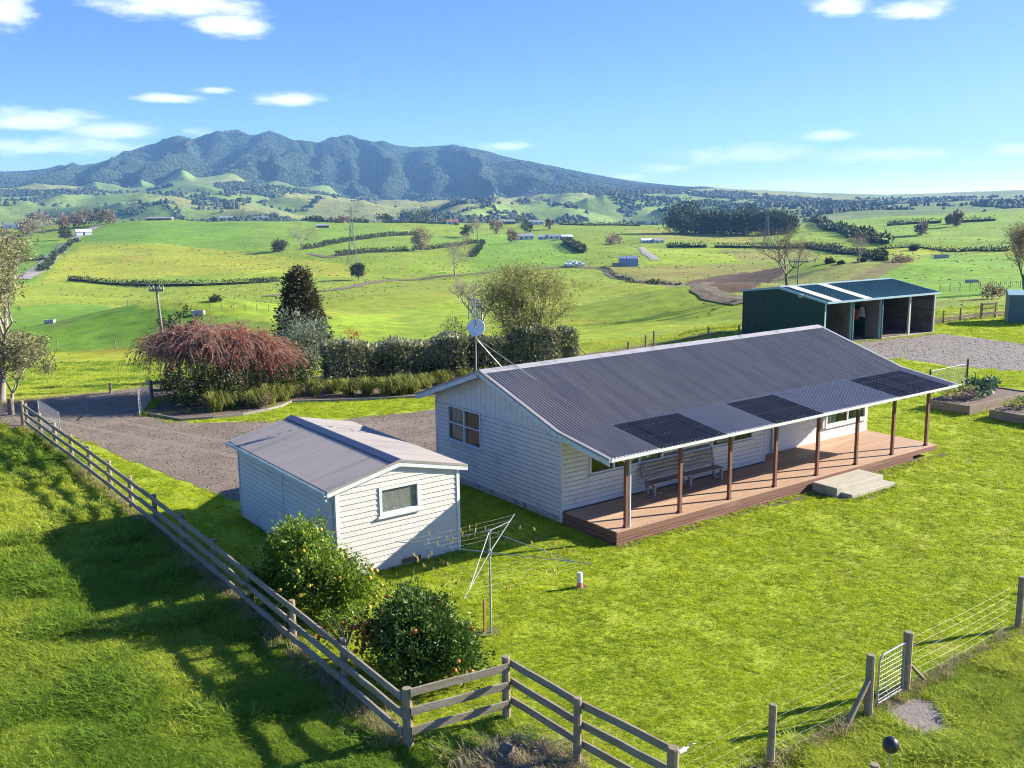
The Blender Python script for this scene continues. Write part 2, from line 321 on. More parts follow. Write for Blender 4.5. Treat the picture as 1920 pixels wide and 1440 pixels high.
M['stake'] = mat('orange_stake_wood', (.36,.20,.065), (.29,.16,.05), 5, .8)
M['vented'] = mat('red_painted_pipe', (.60,.17,.14), (.52,.22,.18), 8, .6)
M['pipe'] = mat('white_plastic_pipe', (.68,.66,.62), (.58,.55,.52), 9, .5)
M['blackball'] = mat('black_plastic', (.018,.019,.022), (.026,.026,.028), 14, .38, .15, 30)
M['shedgreen'] = mat('shed_green_steel', (.012,.055,.043), (.010,.047,.037), 1, .5, metal=.1, spec=.4)
M['shedroof'] = mat('shed_roof_steel', (.010,.075,.098), (.008,.062,.084), .8, .5, metal=.1)
M['shedin'] = mat('shed_lining', (.19,.172,.15), (.14,.128,.112), .8, .7, c3=(.10,.088,.075), s3=.7)
M['clear'] = mat('fibreglass_strip', (.55,.53,.44), (.47,.45,.38), 1.5, .6)
M['bluetrim'] = mat('pale_trim_steel', (.32,.46,.46), (.28,.41,.42), 2, .5, metal=.1)
M['tankgreen'] = mat('garden_shed_steel', (.075,.15,.17), (.06,.13,.15), 1.5, .5, metal=.2)
M['gravel'] = mat('driveway_gravel', (.18,.138,.10), (.125,.096,.07), 7, .95, 1.0, 22, c3=(.225,.175,.13), s3=.35, t3=(.42,.65), bdist=.04)
M['yard'] = mat('yard_gravel', (.225,.195,.165), (.155,.135,.115), 5, .95, .5, 14, c3=(.20,.185,.10), s3=.5, t3=(.55,.75), bdist=.06)
M['road'] = mat('country_road_gravel', (.30,.27,.235), (.24,.21,.18), .5, .95)
M['track'] = mat('farm_track_mud', (.125,.088,.050), (.17,.13,.07), .35, .95, .8, .8, c3=(.12,.13,.03), s3=.15, bdist=.3)
M['mud'] = mat('bare_soil', (.15,.105,.075), (.11,.078,.055), 3, .95, .6, 14)
M['bark'] = mat('grey_bark', (.17,.145,.115), (.11,.09,.07), 6, .9, .4, 20, stretch=(1,1,.4))
M['palebark'] = mat('pale_winter_bark', (.30,.265,.215), (.22,.19,.15), 5, .9)
M['redbark'] = mat('reddish_twig', (.19,.115,.085), (.30,.185,.135), .8, .85)
M['orange'] = mat('citrus_peel', (.38,.105,.005), (.42,.14,.008), 20, .45)
M['lemon'] = mat('lemon_peel', (.40,.25,.012), (.42,.30,.03), 20, .45)
M['insul'] = mat('ceramic_insulator', (.30,.26,.24), rough=.4)
M['pole'] = mat('power_pole_timber', (.26,.23,.19), (.20,.17,.14), 3, .9, stretch=(1,1,.3))
M['steelgrey'] = mat('pylon_steel', (.13,.145,.16), rough=.6, metal=.2)
M['bluebarn'] = mat('blue_barn_steel', (.19,.30,.47), (.16,.26,.42), .4, .5, metal=.2)
M['farwhite'] = mat('far_white_wall', (.70,.70,.68), (.60,.60,.58), .4, .7)
M['farroof'] = mat('far_grey_roof', (.32,.31,.31), (.26,.26,.27), .3, .6)
M['farred'] = mat('far_red_roof', (.38,.13,.09), (.32,.12,.09), .4, .7)
M['farbrown'] = mat('far_brown_wall', (.12,.09,.07), (.16,.12,.09), .4, .8)
M['fardark'] = mat('far_dark_opening', (.03,.03,.035), rough=.6)
M['dish'] = mat('dish_grey', (.70,.70,.69), (.62,.62,.61), 8, .5)
M['antenna'] = mat('antenna_alloy', (.60,.60,.60), rough=.4, metal=.5)
M['darkmetal'] = mat('dark_antenna_boom', (.035,.035,.04), rough=.5)
M['trough'] = mat('trough_concrete', (.42,.41,.38), (.34,.33,.3), 2, .9)
M['bale'] = mat('bale_wrap', (.72,.75,.74), (.60,.66,.68), 1, .4)
M['screw'] = mat('screw_washer', (.36,.35,.32), rough=.5)
M['stone'] = mat('grey_rock', (.26,.25,.23), (.18,.17,.16), 3, .9, .5, 8)
def glass():
    m = bpy.data.materials.new('window_glass'); m.use_nodes = True; N, L = m.node_tree.nodes, m.node_tree.links; N.clear()
    o = N.new('ShaderNodeOutputMaterial'); g = N.new('ShaderNodeBsdfGlossy'); g.inputs[1].default_value = .03; g.inputs[0].default_value = (.9,.95,1,1)
    t = N.new('ShaderNodeBsdfTransparent'); t.inputs[0].default_value = (.8,.85,.83,1); f = N.new('ShaderNodeLayerWeight'); f.inputs[0].default_value = .5; x = N.new('ShaderNodeMixShader')
    pw = N.new('ShaderNodeMath'); pw.operation = 'POWER'; pw.inputs[1].default_value = 4.0; L.new(f.outputs['Facing'], pw.inputs[0]); ma = N.new('ShaderNodeMath'); ma.operation = 'MULTIPLY_ADD'; ma.inputs[1].default_value = .55; ma.inputs[2].default_value = .045; L.new(pw.outputs[0], ma.inputs[0])
    L.new(ma.outputs[0], x.inputs[0]); L.new(t.outputs[0], x.inputs[1]); L.new(g.outputs[0], x.inputs[2]); L.new(x.outputs[0], o.inputs[0]); return m
M['glass'] = glass()
M['dirtyglass'] = mat('dusty_glass', (.17,.185,.17), (.11,.12,.11), 6, .22, spec=.6, c3=(.30,.31,.28), s3=9, t3=(.58,.75))
M['citrus'] = leafmat('citrus_leaf', (.022,.06,.010), (.105,.18,.018), .22, .48, .35)
M['lemonleaf'] = leafmat('lemon_leaf', (.035,.095,.010), (.24,.33,.025), .3, .48, .35)
M['hedge'] = leafmat('hedge_leaf', (.095,.115,.055), (.34,.34,.19), .2, .7)
M['shrub'] = leafmat('dark_shrub_leaf', (.018,.034,.012), (.06,.085,.022), .2, .6)
M['conifer'] = leafmat('conifer_leaf', (.026,.034,.014), (.12,.10,.04), .2, .7)
M['silver'] = leafmat('silver_leaf', (.10,.13,.08), (.26,.29,.20), .3, .7)
M['willow'] = leafmat('yellow_olive_leaf', (.15,.165,.045), (.38,.37,.125), .35, .7)
M['paleleaf'] = leafmat('pale_spring_leaf', (.13,.14,.055), (.32,.31,.14), .35, .7)
M['redleaf'] = leafmat('red_autumn_leaf', (.26,.045,.022), (.42,.11,.045), .3, .7)
M['tussock'] = leafmat('tussock_blade', (.10,.14,.018), (.36,.36,.075), .35, .6)
M['veg'] = leafmat('vegetable_leaf', (.025,.07,.035), (.10,.17,.09), .25, .5)
M['macro'] = leafmat('macrocarpa_leaf', (.015,.032,.010), (.065,.085,.018), .15, .7)
M['twigbrown'] = leafmat('twig_brown', (.17,.115,.075), (.30,.21,.14), .2, .85)
M['hedgerow'] = leafmat('hedgerow_leaf', (.016,.030,.011), (.055,.078,.018), .15, .7)
M['wood_far'] = mat('woodland_leaf', (.018,.034,.020), attr=('tint', 'INSTANCER', (.075,.09,.035)), rough=.8)
M['forest'] = mat('mountain_bush_leaf', (.016,.038,.020), attr=('tint', 'INSTANCER', (.045,.075,.032)), rough=.85)
M['grass'] = mat('lawn_grass_blade', (.21,.30,.018), attr=('tint', 'INSTANCER', (.54,.61,.038)), transl=.45, rough=.7, spec=.08)
M['longgrass'] = mat('pasture_grass_blade', (.17,.28,.028), attr=('tint', 'INSTANCER', (.50,.54,.065)), transl=.45, rough=.7, spec=.08)
M['drygrass'] = mat('dry_grass_blade', (.25,.21,.10), attr=('tint', 'INSTANCER', (.40,.33,.17)), transl=.3, rough=.7)

def groundmat(name, farbump=1.0, fine=True):
    m = bpy.data.materials.new(name); m.use_nodes = True; N, L = m.node_tree.nodes, m.node_tree.links; b = N['Principled BSDF']; b.inputs['Roughness'].default_value = .9; b.inputs['Specular IOR Level'].default_value = .15
    a = N.new('ShaderNodeAttribute'); a.attribute_name = 'Col'; g = N.new('ShaderNodeNewGeometry')
    def nz(sc, det, lo, hi, o0, o1):
        n = N.new('ShaderNodeTexNoise'); n.inputs['Scale'].default_value = sc; n.inputs['Detail'].default_value = det; n.inputs['Roughness'].default_value = .65; L.new(g.outputs['Position'], n.inputs['Vector'])
        r = N.new('ShaderNodeMapRange'); r.inputs[1].default_value = lo; r.inputs[2].default_value = hi; r.inputs[3].default_value = o0; r.inputs[4].default_value = o1; L.new(n.outputs[0], r.inputs[0]); return r.outputs[0], n.outputs[0]
    v1, _ = nz(.03, 6, .3, .7, .84, 1.14); v2, _ = nz(.32 if fine else .12, 8, .3, .7, .62, 1.36); v3, n3 = nz(7 if fine else .5, 4, .25, .75, .62, 1.36)
    m1 = N.new('ShaderNodeMath'); m1.operation = 'MULTIPLY'; L.new(v1, m1.inputs[0]); L.new(v2, m1.inputs[1]); m2 = N.new('ShaderNodeMath'); m2.operation = 'MULTIPLY'; L.new(m1.outputs[0], m2.inputs[0]); L.new(v3, m2.inputs[1])
    mu = N.new('ShaderNodeVectorMath'); mu.operation = 'SCALE'; L.new(a.outputs['Color'], mu.inputs[0]); L.new(m2.outputs[0], mu.inputs['Scale'])
    # yellow/green hue drift
    hv, _ = nz(.09, 5, .35, .65, .0, .42); mx = N.new('ShaderNodeMix'); mx.data_type = 'RGBA'; mx.blend_type = 'MULTIPLY'; L.new(hv, mx.inputs[0]); L.new(mu.outputs[0], mx.inputs[6]); mx.inputs[7].default_value = (1.28, 1.06, .8, 1)
    L.new(mx.outputs[2], b.inputs['Base Color'])
    bp = N.new('ShaderNodeBump'); bp.inputs['Strength'].default_value = .4; bp.inputs['Distance'].default_value = .07*farbump; L.new(n3, bp.inputs['Height']); L.new(bp.outputs[0], b.inputs['Normal'])
    return m
M['ground'] = groundmat('pasture_ground'); M['hills'] = groundmat('hill_ground', 6.0, False)
M['lawn'] = mat('lawn_turf', (.22,.285,.018), (.35,.395,.03), 9.0, .9, .5, 16, c3=(.30,.26,.055), s3=.32, t3=(.56,.72), bdist=.05, spec=.15)

# ------------------------------------------------------------------ the ground
def inpoly(X, Y, poly):
    ins = np.zeros(X.shape, bool); n = len(poly)
    for i in range(n):
        x1, y1 = poly[i]; x2, y2 = poly[(i+1) % n]
        if y1 == y2: continue
        c = ((y1 > Y) != (y2 > Y)) & (X < (x2-x1)*(Y-y1)/(y2-y1)+x1); ins ^= c
    return ins
G_BASE = (.18,.26,.020)
PATCH = [  # (photo outline of a paddock, grass colour)
 ([(60,545),(150,462),(300,457),(400,467),(520,480),(650,496),(700,515),(640,520),(470,512),(330,517),(150,527)], (.23,.245,.020)),
 ([(150,455),(185,416),(430,416),(470,440),(500,472),(420,468),(300,456)], (.085,.185,.016)),
 ([(430,414),(700,418),(780,440),(640,455),(560,466),(500,470),(470,440)], (.105,.19,.020)),
 ([(-80,580),(130,570),(330,583),(520,608),(700,640),(480,650),(300,652),(100,660),(-80,660)], (.075,.175,.016)),
 ([(-80,664),(100,662),(300,653),(470,650),(300,690),(90,695),(-80,700)], (.25,.27,.014)),
 ([(-80,560),(20,532),(150,528),(330,540),(520,535),(540,552),(330,578),(130,568),(-80,578)], (.175,.225,.018)),
 ([(0,450),(140,455),(60,530),(-60,535),(-60,460)], (.065,.165,.018)),
 ([(560,470),(640,458),(780,443),(905,440),(905,455),(770,472),(620,487)], (.12,.20,.02)),
 ([(900,440),(1060,452),(1100,480),(1050,503),(880,515),(890,480)], (.10,.205,.016)),
 ([(620,520),(860,517),(900,560),(700,590),(560,600),(580,545)], (.155,.195,.020)),
 ([(900,560),(1130,508),(1220,535),(1400,570),(1400,590),(1100,590)], (.15,.20,.018)),
 ([(860,595),(1400,605),(1400,640),(900,650)], (.20,.265,.015)),
 ([(1130,503),(1375,495),(1465,498),(1440,508),(1310,532),(1215,533)], (.165,.145,.038)),
 ([(1200,466),(1380,466),(1400,492),(1215,496)], (.20,.27,.016)),
 ([(1345,467),(1520,466),(1540,490),(1395,493)], (.17,.165,.042)),
 ([(1268,534),(1330,519),(1440,506),(1478,497),(1462,520),(1412,547),(1345,553)], (.105,.070,.040)),
 ([(1126,500),(1150,507),(1200,522),(1272,529),(1270,539),(1200,532),(1145,520)], (.115,.080,.045)),
 ([(1400,546),(1470,515),(1660,482),(1680,486),(1560,545),(1470,556)], (.165,.165,.05)),
 ([(1545,545),(1600,520),(1670,488),(1720,484),(1690,500),(1590,548)], (.125,.095,.055)),
 ([(1560,560),(1690,500),(1760,480),(2050,475),(2050,540),(1760,560)], (.105,.225,.018)),
 ([(1500,416),(1660,460),(1900,470),(2050,470),(2050,400),(1780,398),(1560,410)], (.135,.225,.022)),
 ([(1640,463),(2050,466),(2050,474),(1640,476)], (.24,.28,.014)),
 ([(1170,432),(1240,428),(1330,436),(1440,446),(1400,456),(1230,450)], (.20,.19,.035)),
 ([(1760,560),(2050,540),(2050,600),(1760,590)], (.155,.205,.028)),
]
PW = []
for poly, c in PATCH:
    q = []
    for i in range(len(poly)):
        a = poly[i]; b = poly[(i+1) % len(poly)]
        for k in range(3):
            p = hit(a[0]+(b[0]-a[0])*k/3, a[1]+(b[1]-a[1])*k/3); d, t = polar(p.x, p.y); q.append((float(t), math.log(float(d))))
    PW.append((q, c if sum(c) < .24 else tuple((v*.72+g*.28)*1.25 for v, g in zip(c, (.15,.215,.018)))))
def grid(rs, ths):
    D, T = np.meshgrid(rs, ths, indexing='ij'); a = YAW+T
    X = CAM[0]+D*np.sin(a); Y = CAM[1]+D*np.cos(a); return X, Y, D, T
def quads(nr, nt, wrap):
    i = np.arange(nr-1)[:, None]; j = np.arange(nt if wrap else nt-1)[None]; k = (j+1) % nt
    return np.stack([i*nt+j, i*nt+k, (i+1)*nt+k, (i+1)*nt+j], -1).reshape(-1, 4)[:, ::-1]
def ground():
    rs = np.concatenate([np.exp(np.arange(math.log(2.0), math.log(56), .05)), np.exp(np.arange(math.log(56), math.log(1420), .0115)), [1420]])
    ths = np.concatenate([np.arange(R(-33), R(33), R(.082)), np.arange(R(33), R(327), R(2.0))])
    X, Y, D, T = grid(rs, ths); T = np.where(T > math.pi, T-2*math.pi, T); Z = H(X, Y)
    C = np.empty(X.shape+(4,), np.float32); C[...] = (*G_BASE, 1)
    # broad drifts between paddocks
    n = fbm(X/130, Y/130, 3, 51)[..., None]; C[..., :3] *= (.82+.36*n)
    W = (fbm(X/18, Y/18, 3, 77)-.5)*.012; LD = np.log(D)+W; TT = T+W*.4
    for q, c in PW: C[inpoly(TT, LD, q), :3] = c
    mud = (fbm(X/9, Y/9, 4, 91) > .70) & (D > 60) & (D < 700); C[mud, :3] *= np.array([1.1,.86,1.2])
    m = npmesh('ground', np.stack([X, Y, Z], -1).reshape(-1, 3), quads(len(rs), len(ths), True), {'Col': ('FLOAT_COLOR', C.reshape(-1, 4))}, True)
    struct('ground', m, M['ground'])
ground()
def hills():
    rs = np.concatenate([np.exp(np.arange(math.log(1420), math.log(3600), .0125)), np.exp(np.arange(math.log(3600), math.log(6300), .0075)), np.exp(np.arange(math.log(6300), math.log(9600), .05))])
    ths = np.arange(R(-40), R(40), R(.085)); X, Y, D, T = grid(rs, ths); Z = H(X, Y)
    C = np.empty(X.shape+(4,), np.float32); C[...] = (.145,.21,.045, 1)
    n = fbm(X/260, Y/260, 3, 61); C[..., :3] *= (.75+.5*n)[..., None]
    dry = fbm(X/420, Y/420, 2, 63) > .56; C[dry, :3] = (.205,.22,.07)
    FO = forest_at(X, Y, D, T); C[FO, :3] = (.022,.036,.018)
    m = npmesh('hills', np.stack([X, Y, Z], -1).reshape(-1, 3), quads(len(rs), len(ths), False), {'Col': ('FLOAT_COLOR', C.reshape(-1, 4))}, True)
    struct('hills', m, M['hills'])
def forest_at(X, Y, D, T):
    edge = 3830 + (fbm(X/700, Y/700, 4, 71)-.5)*900 + 2600*sstep(R(9.5), R(14), T)
    return D > edge
hills()

def ragged(poly, amp=.25, step=.5, seed=0):
    out = []; n = len(poly)
    for i in range(n):
        a = np.array(poly[i][:2], float); b = np.array(poly[(i+1) % n][:2], float); L_ = np.linalg.norm(b-a); k = max(1, int(L_/step)); nrm = np.array([-(b-a)[1], (b-a)[0]])/max(L_, 1e-6)
        for j in range(k):
            p = a+(b-a)*j/k; w = (fbm(p[0]*.7, p[1]*.7, 3, seed)-.5)*2*amp*min(1, 4*min(j, k-j)/k+.2); out.append(p+nrm*w)
    return out
def sheet(name, poly, z, mt, amp=.25, seed=0):
    P = ragged(poly, amp, .4, seed); mb = MB(); mb.add([(p[0], p[1], z) for p in P], [tuple(range(len(P)))]); m = mb.mesh(name)
    if m.polygons[0].normal.z < 0: m.flip_normals()
    return struct(name, m, mt)
P2 = lambda px, py: tuple(gnd(px, py)[:2])
LAWN = [(-10.55,-8.3),(-8.5,-8.65),(-8.3,-12.8),(3.7,-12.75),(30,-12.4),(60,-11.5),(66,18.5),(54,20),(37,27),(22,24.6),(8.4,20.9),(1.1,23.4),(-5.7,25.2),(-10.6,24.6)]
DRIVE = [(-10.4,24.6),(-9.6,22.6),(-8.95,18.6),(-8.2,12.9),(-7.75,9.8),(-7.2,7.6),(-3.9,7.4),(-1.2,8.0),(1.5,9.2),(6,10),(12,11),(16,15.5),(9.5,16.8),(5.9,17.6),(.4,18.8),(-2.0,20.6),(-4.6,22.2),(-5.9,25.0),(-4.7,28.6),(-2.0,30.6),(4,31.2),(4,33.2),(-6,33.0),(-14,33.2),(-24,34),(-24,30.5),(-13.5,28.6),(-11.3,26.5)]
YARD = [P2(1590,650), P2(1612,641), P2(1700,631), P2(1758,626), P2(1840,634), P2(1930,648), P2(2010,656), P2(2010,706), P2(1920,697), P2(1830,692), P2(1760,682), P2(1690,673), P2(1640,676)]
PAD = [P2(1645,1322), P2(1700,1302), P2(1752,1318), P2(1790,1352), P2(1785,1372), P2(1738,1388), P2(1690,1366)]
BED = [(-5.6,26.0),(-4.75,23.1),(-2.6,22.3),(-.6,22.55),(1.1,23.7),(3.4,22.4),(7.1,20.6),(9.5,20.2),(14,21.5),(20,23.2),(20.5,25),(14,27.4),(6,28.2),(-3.5,29.2)]
sheet('lawn', LAWN, .008, M['lawn'], .12, 3); sheet('driveway', DRIVE, .016, M['gravel'], .45, 5); sheet('gravel_yard', YARD, .016, M['yard'], .5, 8)
sheet('gravel_pad', PAD, .016, M['yard'], .12, 9); sheet('garden_bed', BED, .022, M['mud'], .05, 2)

def strip(name, pts, w, mt, dz=.12, seg=14, kind=None):
    W = [hit(*p) for p in pts]; Q = []
    for a, b in zip(W[:-1], W[1:]):
        for k in range(seg): Q.append(a+(b-a)*k/seg)
    Q.append(W[-1]); mb = MB(); vs = []
    for i, p in enumerate(Q):
        t = (Q[min(i+1, len(Q)-1)]-Q[max(i-1, 0)]); nrm = Vector((-t.y, t.x, 0)).normalized(); ww = w*(.85+.3*float(vnoise(p.x*.2, p.y*.2, 4)))
        for s in (-.5, 0, .5):
            q = p+nrm*ww*s; vs.append((q.x, q.y, float(H(q.x, q.y))+dz+(.12 if s == 0 else 0)))
    fs = []
    for i in range(len(Q)-1):
        for j in (0, 1): fs.append((i*3+j, (i+1)*3+j, (i+1)*3+j+1, i*3+j+1))
    mb.add(vs, fs); m = mb.mesh(name)
    if m.polygons[0].normal.z < 0: m.flip_normals()
    return struct(name, m, mt)
strip('country_road', [(38,524),(60,513),(92,488),(118,465),(140,448),(160,434),(182,424)], 9, M['road'], .25)
strip('farm_race', [(505,556),(560,548),(620,545),(680,533),(740,526),(820,519),(905,512),(1000,504),(1065,500),(1130,502)], 6, M['track'], .2)
strip('farm_race', [(1128,501),(1145,515),(1180,525),(1230,531),(1275,533),(1320,545),(1345,557),(1400,568)], 5.0, M['track'], .15)
strip('dirt_track', [(1202,464),(1212,476),(1228,488)], 5, M['road'], .2)
strip('dirt_track', [(580,476),(610,482),(628,483),(655,470)], 5, M['track'], .2)

# ------------------------------------------------------------------ instanced stuff (grass, woods) through geometry nodes
def rotv(n): return np.stack([RNG.normal(0, .12, n), RNG.normal(0, .12, n), RNG.uniform(0, 6.283, n)], -1)
def scatter(name, P, scale, tint, protos, mt, rot=None):
    n = len(P); lib = bpy.data.collections.new(name+'_kinds')
    for i, pm in enumerate(protos):
        pm.materials.append(mt); po = bpy.data.objects.new(f'{name}_kind_{i}', pm); lib.objects.link(po)
    m = bpy.data.meshes.new(name); m.vertices.add(n); m.vertices.foreach_set('co', np.asarray(P, np.float32).ravel())
    for an, typ, dat, key in (('rot', 'FLOAT_VECTOR', rotv(n) if rot is None else rot, 'vector'), ('scl', 'FLOAT', scale, 'value'), ('tint', 'FLOAT', tint, 'value'), ('pick', 'INT', RNG.integers(0, len(protos), n), 'value')):
        a = m.attributes.new(an, typ, 'POINT'); a.data.foreach_set(key, np.asarray(dat, np.int32 if typ == 'INT' else np.float32).ravel())
    o = bpy.data.objects.new(name, m); COL.objects.link(o); m.materials.append(mt)
    g = bpy.data.node_groups.new(name, 'GeometryNodeTree'); g.interface.new_socket('Geometry', in_out='INPUT', socket_type='NodeSocketGeometry'); g.interface.new_socket('Geometry', in_out='OUTPUT', socket_type='NodeSocketGeometry')
    N, L = g.nodes, g.links; gi = N.new('NodeGroupInput'); go = N.new('NodeGroupOutput'); ip = N.new('GeometryNodeInstanceOnPoints'); ci = N.new('GeometryNodeCollectionInfo')
    ci.inputs['Collection'].default_value = lib; ci.inputs['Separate Children'].default_value = True; ci.inputs['Reset Children'].default_value = True
    def at(nm, t):
        x = N.new('GeometryNodeInputNamedAttribute'); x.data_type = t; x.inputs['Name'].default_value = nm; return x.outputs['Attribute']
    ip.inputs['Pick Instance'].default_value = True
    L.new(gi.outputs[0], ip.inputs['Points']); L.new(ci.outputs[0], ip.inputs['Instance']); L.new(at('pick', 'INT'), ip.inputs['Instance Index']); L.new(at('rot', 'FLOAT_VECTOR'), ip.inputs['Rotation']); L.new(at('scl', 'FLOAT'), ip.inputs['Scale'])
    L.new(ip.outputs[0], go.inputs[0]); md = o.modifiers.new('scatter', 'NODES'); md.node_group = g
    return o
def tuft(n, h, w, spread, lean, seg=1, seed=0):
    r = random.Random(seed); V = []; F = []
    for i in range(n):
        a = r.uniform(0, 6.283); rad = spread*math.sqrt(r.random()); x, y = rad*math.cos(a), rad*math.sin(a); b = r.uniform(0, 6.283); l = lean*r.uniform(.3, 1.2); hh = h*r.uniform(.5, 1.1)
        dx, dy = math.cos(b)*l*hh, math.sin(b)*l*hh; px, py = -math.sin(b)*w/2, math.cos(b)*w/2; o = len(V)
        if seg == 1: V += [(x-px, y-py, 0), (x+px, y+py, 0), (x+dx, y+dy, hh)]; F.append((o, o+1, o+2))
        else:
            V += [(x-px, y-py, 0), (x+px, y+py, 0), (x+dx*.35-px*.8, y+dy*.35-py*.8, hh*.6), (x+dx*.35+px*.8, y+dy*.35+py*.8, hh*.6), (x+dx*1.2, y+dy*1.2, hh*.92)]; F += [(o, o+1, o+3), (o, o+3, o+2), (o+2, o+3, o+4)]
    m = bpy.data.meshes.new('tuft'); m.from_pydata(V, [], F); m.update()
    return m
def blob(seed, n=2, rough=.35, tall=1.0):
    bm = bmesh.new(); bmesh.ops.create_icosphere(bm, subdivisions=n, radius=1.0); r = random.Random(seed)
    for v in bm.verts: v.co *= 1+r.uniform(-rough, rough); v.co.z = v.co.z*tall*.9+.55*tall
    m = bpy.data.meshes.new('clump'); bm.to_mesh(m); bm.free(); return m

def woods():
    # the bush on the mountain
    n = 270000; d = np.sqrt(RNG.uniform(3300**2, 6050**2, n)); t = RNG.uniform(R(-38), R(30), n); a = YAW+t
    x = CAM[0]+d*np.sin(a); y = CAM[1]+d*np.cos(a); k = forest_at(x, y, d, t); x, y, d = x[k], y[k], d[k]; z = H(x, y)
    s = RNG.uniform(3.4, 6.6, len(x)); tint = np.clip(fbm(x/220, y/220, 4, 5)*2.2-.7+RNG.normal(0, .10, len(x)), 0, 1)
    tag(scatter('mountain_bush', np.stack([x, y, z-1.5], -1), s, tint, [blob(i, 1, .35) for i in range(5)], M['forest']), 'dark native bush covering the mountain slopes', 'forest', kind='stuff')
    # clumps and belts of trees over the foothills
    n = 260000; d = np.sqrt(RNG.uniform(1500**2, 6400**2, n)); t = RNG.uniform(R(-38), R(38), n); a = YAW+t; x = CAM[0]+d*np.sin(a); y = CAM[1]+d*np.cos(a)
    f = fbm(x/330, y/330, 4, 81); belt = np.abs(fbm(x/520, y/520, 2, 83)-.5) < .011
    k = (d < np.where(t > R(9), 3900, 9000)) & ((f > np.where(t > R(8), .605, .585)) | (belt & (f > .42)) | (fbm(x/120, y/120, 3, 87) > .71) | (RNG.random(n) < .004)) & ~forest_at(x, y, d, t) & (RNG.random(n) < .75); x, y, d = x[k], y[k], d[k]; z = H(x, y)
    s = RNG.uniform(3, 6.5, len(x))*np.where(d < 2300, .8, 1); tint = np.clip(RNG.normal(.25, .25, len(x)), 0, 1)
    tag(scatter('far_woodland', np.stack([x, y, z-1], -1), s, tint, [blob(20+i, 1, .35, 1.25) for i in range(5)], M['wood_far']), 'dark belts and clumps of trees over the foothills', 'woodland', kind='stuff')
woods()

# ------------------------------------------------------------------ building helpers
def corr(x0, x1, yz, pitch=.125, amp=.021, axis='x', res=6):
    # corrugated sheet: waves along x (or y), running down the polyline of (y, z) (or (x, z))
    n = max(2, int(round((x1-x0)/pitch*res))); xs = np.linspace(x0, x1, n+1); V = []; F = []
    nr = len(yz)
    for k, (yy, zz) in enumerate(yz):
        w = zz+amp*np.cos(2*math.pi*(xs)/pitch)
        if axis == 'x': V += list(zip(xs, [yy]*len(xs), w))
        else: V += list(zip([yy]*len(xs), xs, w))
    m = n+1
    for k in range(nr-1):
        for i in range(n): F.append((k*m+i, k*m+i+1, (k+1)*m+i+1, (k+1)*m+i))
    me = bpy.data.meshes.new('sheet'); me.from_pydata(V, [], F); me.update()
    for p in me.polygons: p.use_smooth = True
    return me
def slab(O, U, N, rect, holes, th):
    # wall slab with rectangular holes; (u, z) rect; outward normal N, thickness inward
    O = Vector(O); U = Vector(U); N = Vector(N); us = sorted({rect[0], rect[2]} | {h[0] for h in holes} | {h[2] for h in holes}); zs = sorted({rect[1], rect[3]} | {h[1] for h in holes} | {h[3] for h in holes}); mb = MB()
    for a, b in zip(us[:-1], us[1:]):
        for c, d in zip(zs[:-1], zs[1:]):
            if any(h[0]-1e-6 <= a and b <= h[2]+1e-6 and h[1]-1e-6 <= c and d <= h[3]+1e-6 for h in holes): continue
            P = [O+U*a+Vector((0,0,c)), O+U*b+Vector((0,0,c)), O+U*b+Vector((0,0,d)), O+U*a+Vector((0,0,d))]
            mb.ext(P, -N*th)
    return mb
def clad(parent, O, U, N, u0, u1, z0, z1, pitch, mt, holes=(), lim=None, th=.028, groove=0.0):
    O = Vector(O); U = Vector(U); N = Vector(N); k = 0; z = z0
    while z < z1-.02:
        zt = min(z+(pitch-groove if groove else pitch+.018), z1); tp = .019 if groove else .010; a, b = (u0, u1)
        if lim: a, b = lim(zt)
        if b-a > .05:
            segs = [(a, b)]
            for h in holes:
                if h[1]-.005 < z+pitch and h[3] > z+.01:
                    ns = []
                    for s0, s1 in segs:
                        if h[2] <= s0 or h[0] >= s1: ns.append((s0, s1)); continue
                        if h[0] > s0: ns.append((s0, h[0]))
                        if h[2] < s1: ns.append((h[2], s1))
                    segs = ns
            for s0, s1 in segs:
                if s1-s0 < .03: continue
                j = random.uniform(-.0015, .0015)
                if lim:
                    ab, bb = lim(z); q0, q1 = (ab if s0 == a else s0), (bb if s1 == b else s1)
                else: q0, q1 = s0, s1
                P = [O+U*q0+N*.004+Vector((0,0,z)), O+U*q0+N*(th+j)+Vector((0,0,z)), O+U*s0+N*(tp+j)+Vector((0,0,zt)), O+U*s0+N*.004+Vector((0,0,zt))]
                Q = [O+U*q1+N*.004+Vector((0,0,z)), O+U*q1+N*(th+j)+Vector((0,0,z)), O+U*s1+N*(tp+j)+Vector((0,0,zt)), O+U*s1+N*.004+Vector((0,0,zt))]
                obj('weatherboard', MB().add(P+Q, [(0,1,2,3),(7,6,5,4),(0,4,5,1),(1,5,6,2),(2,6,7,3),(3,7,4,0)]), mt, parent)
        z += pitch
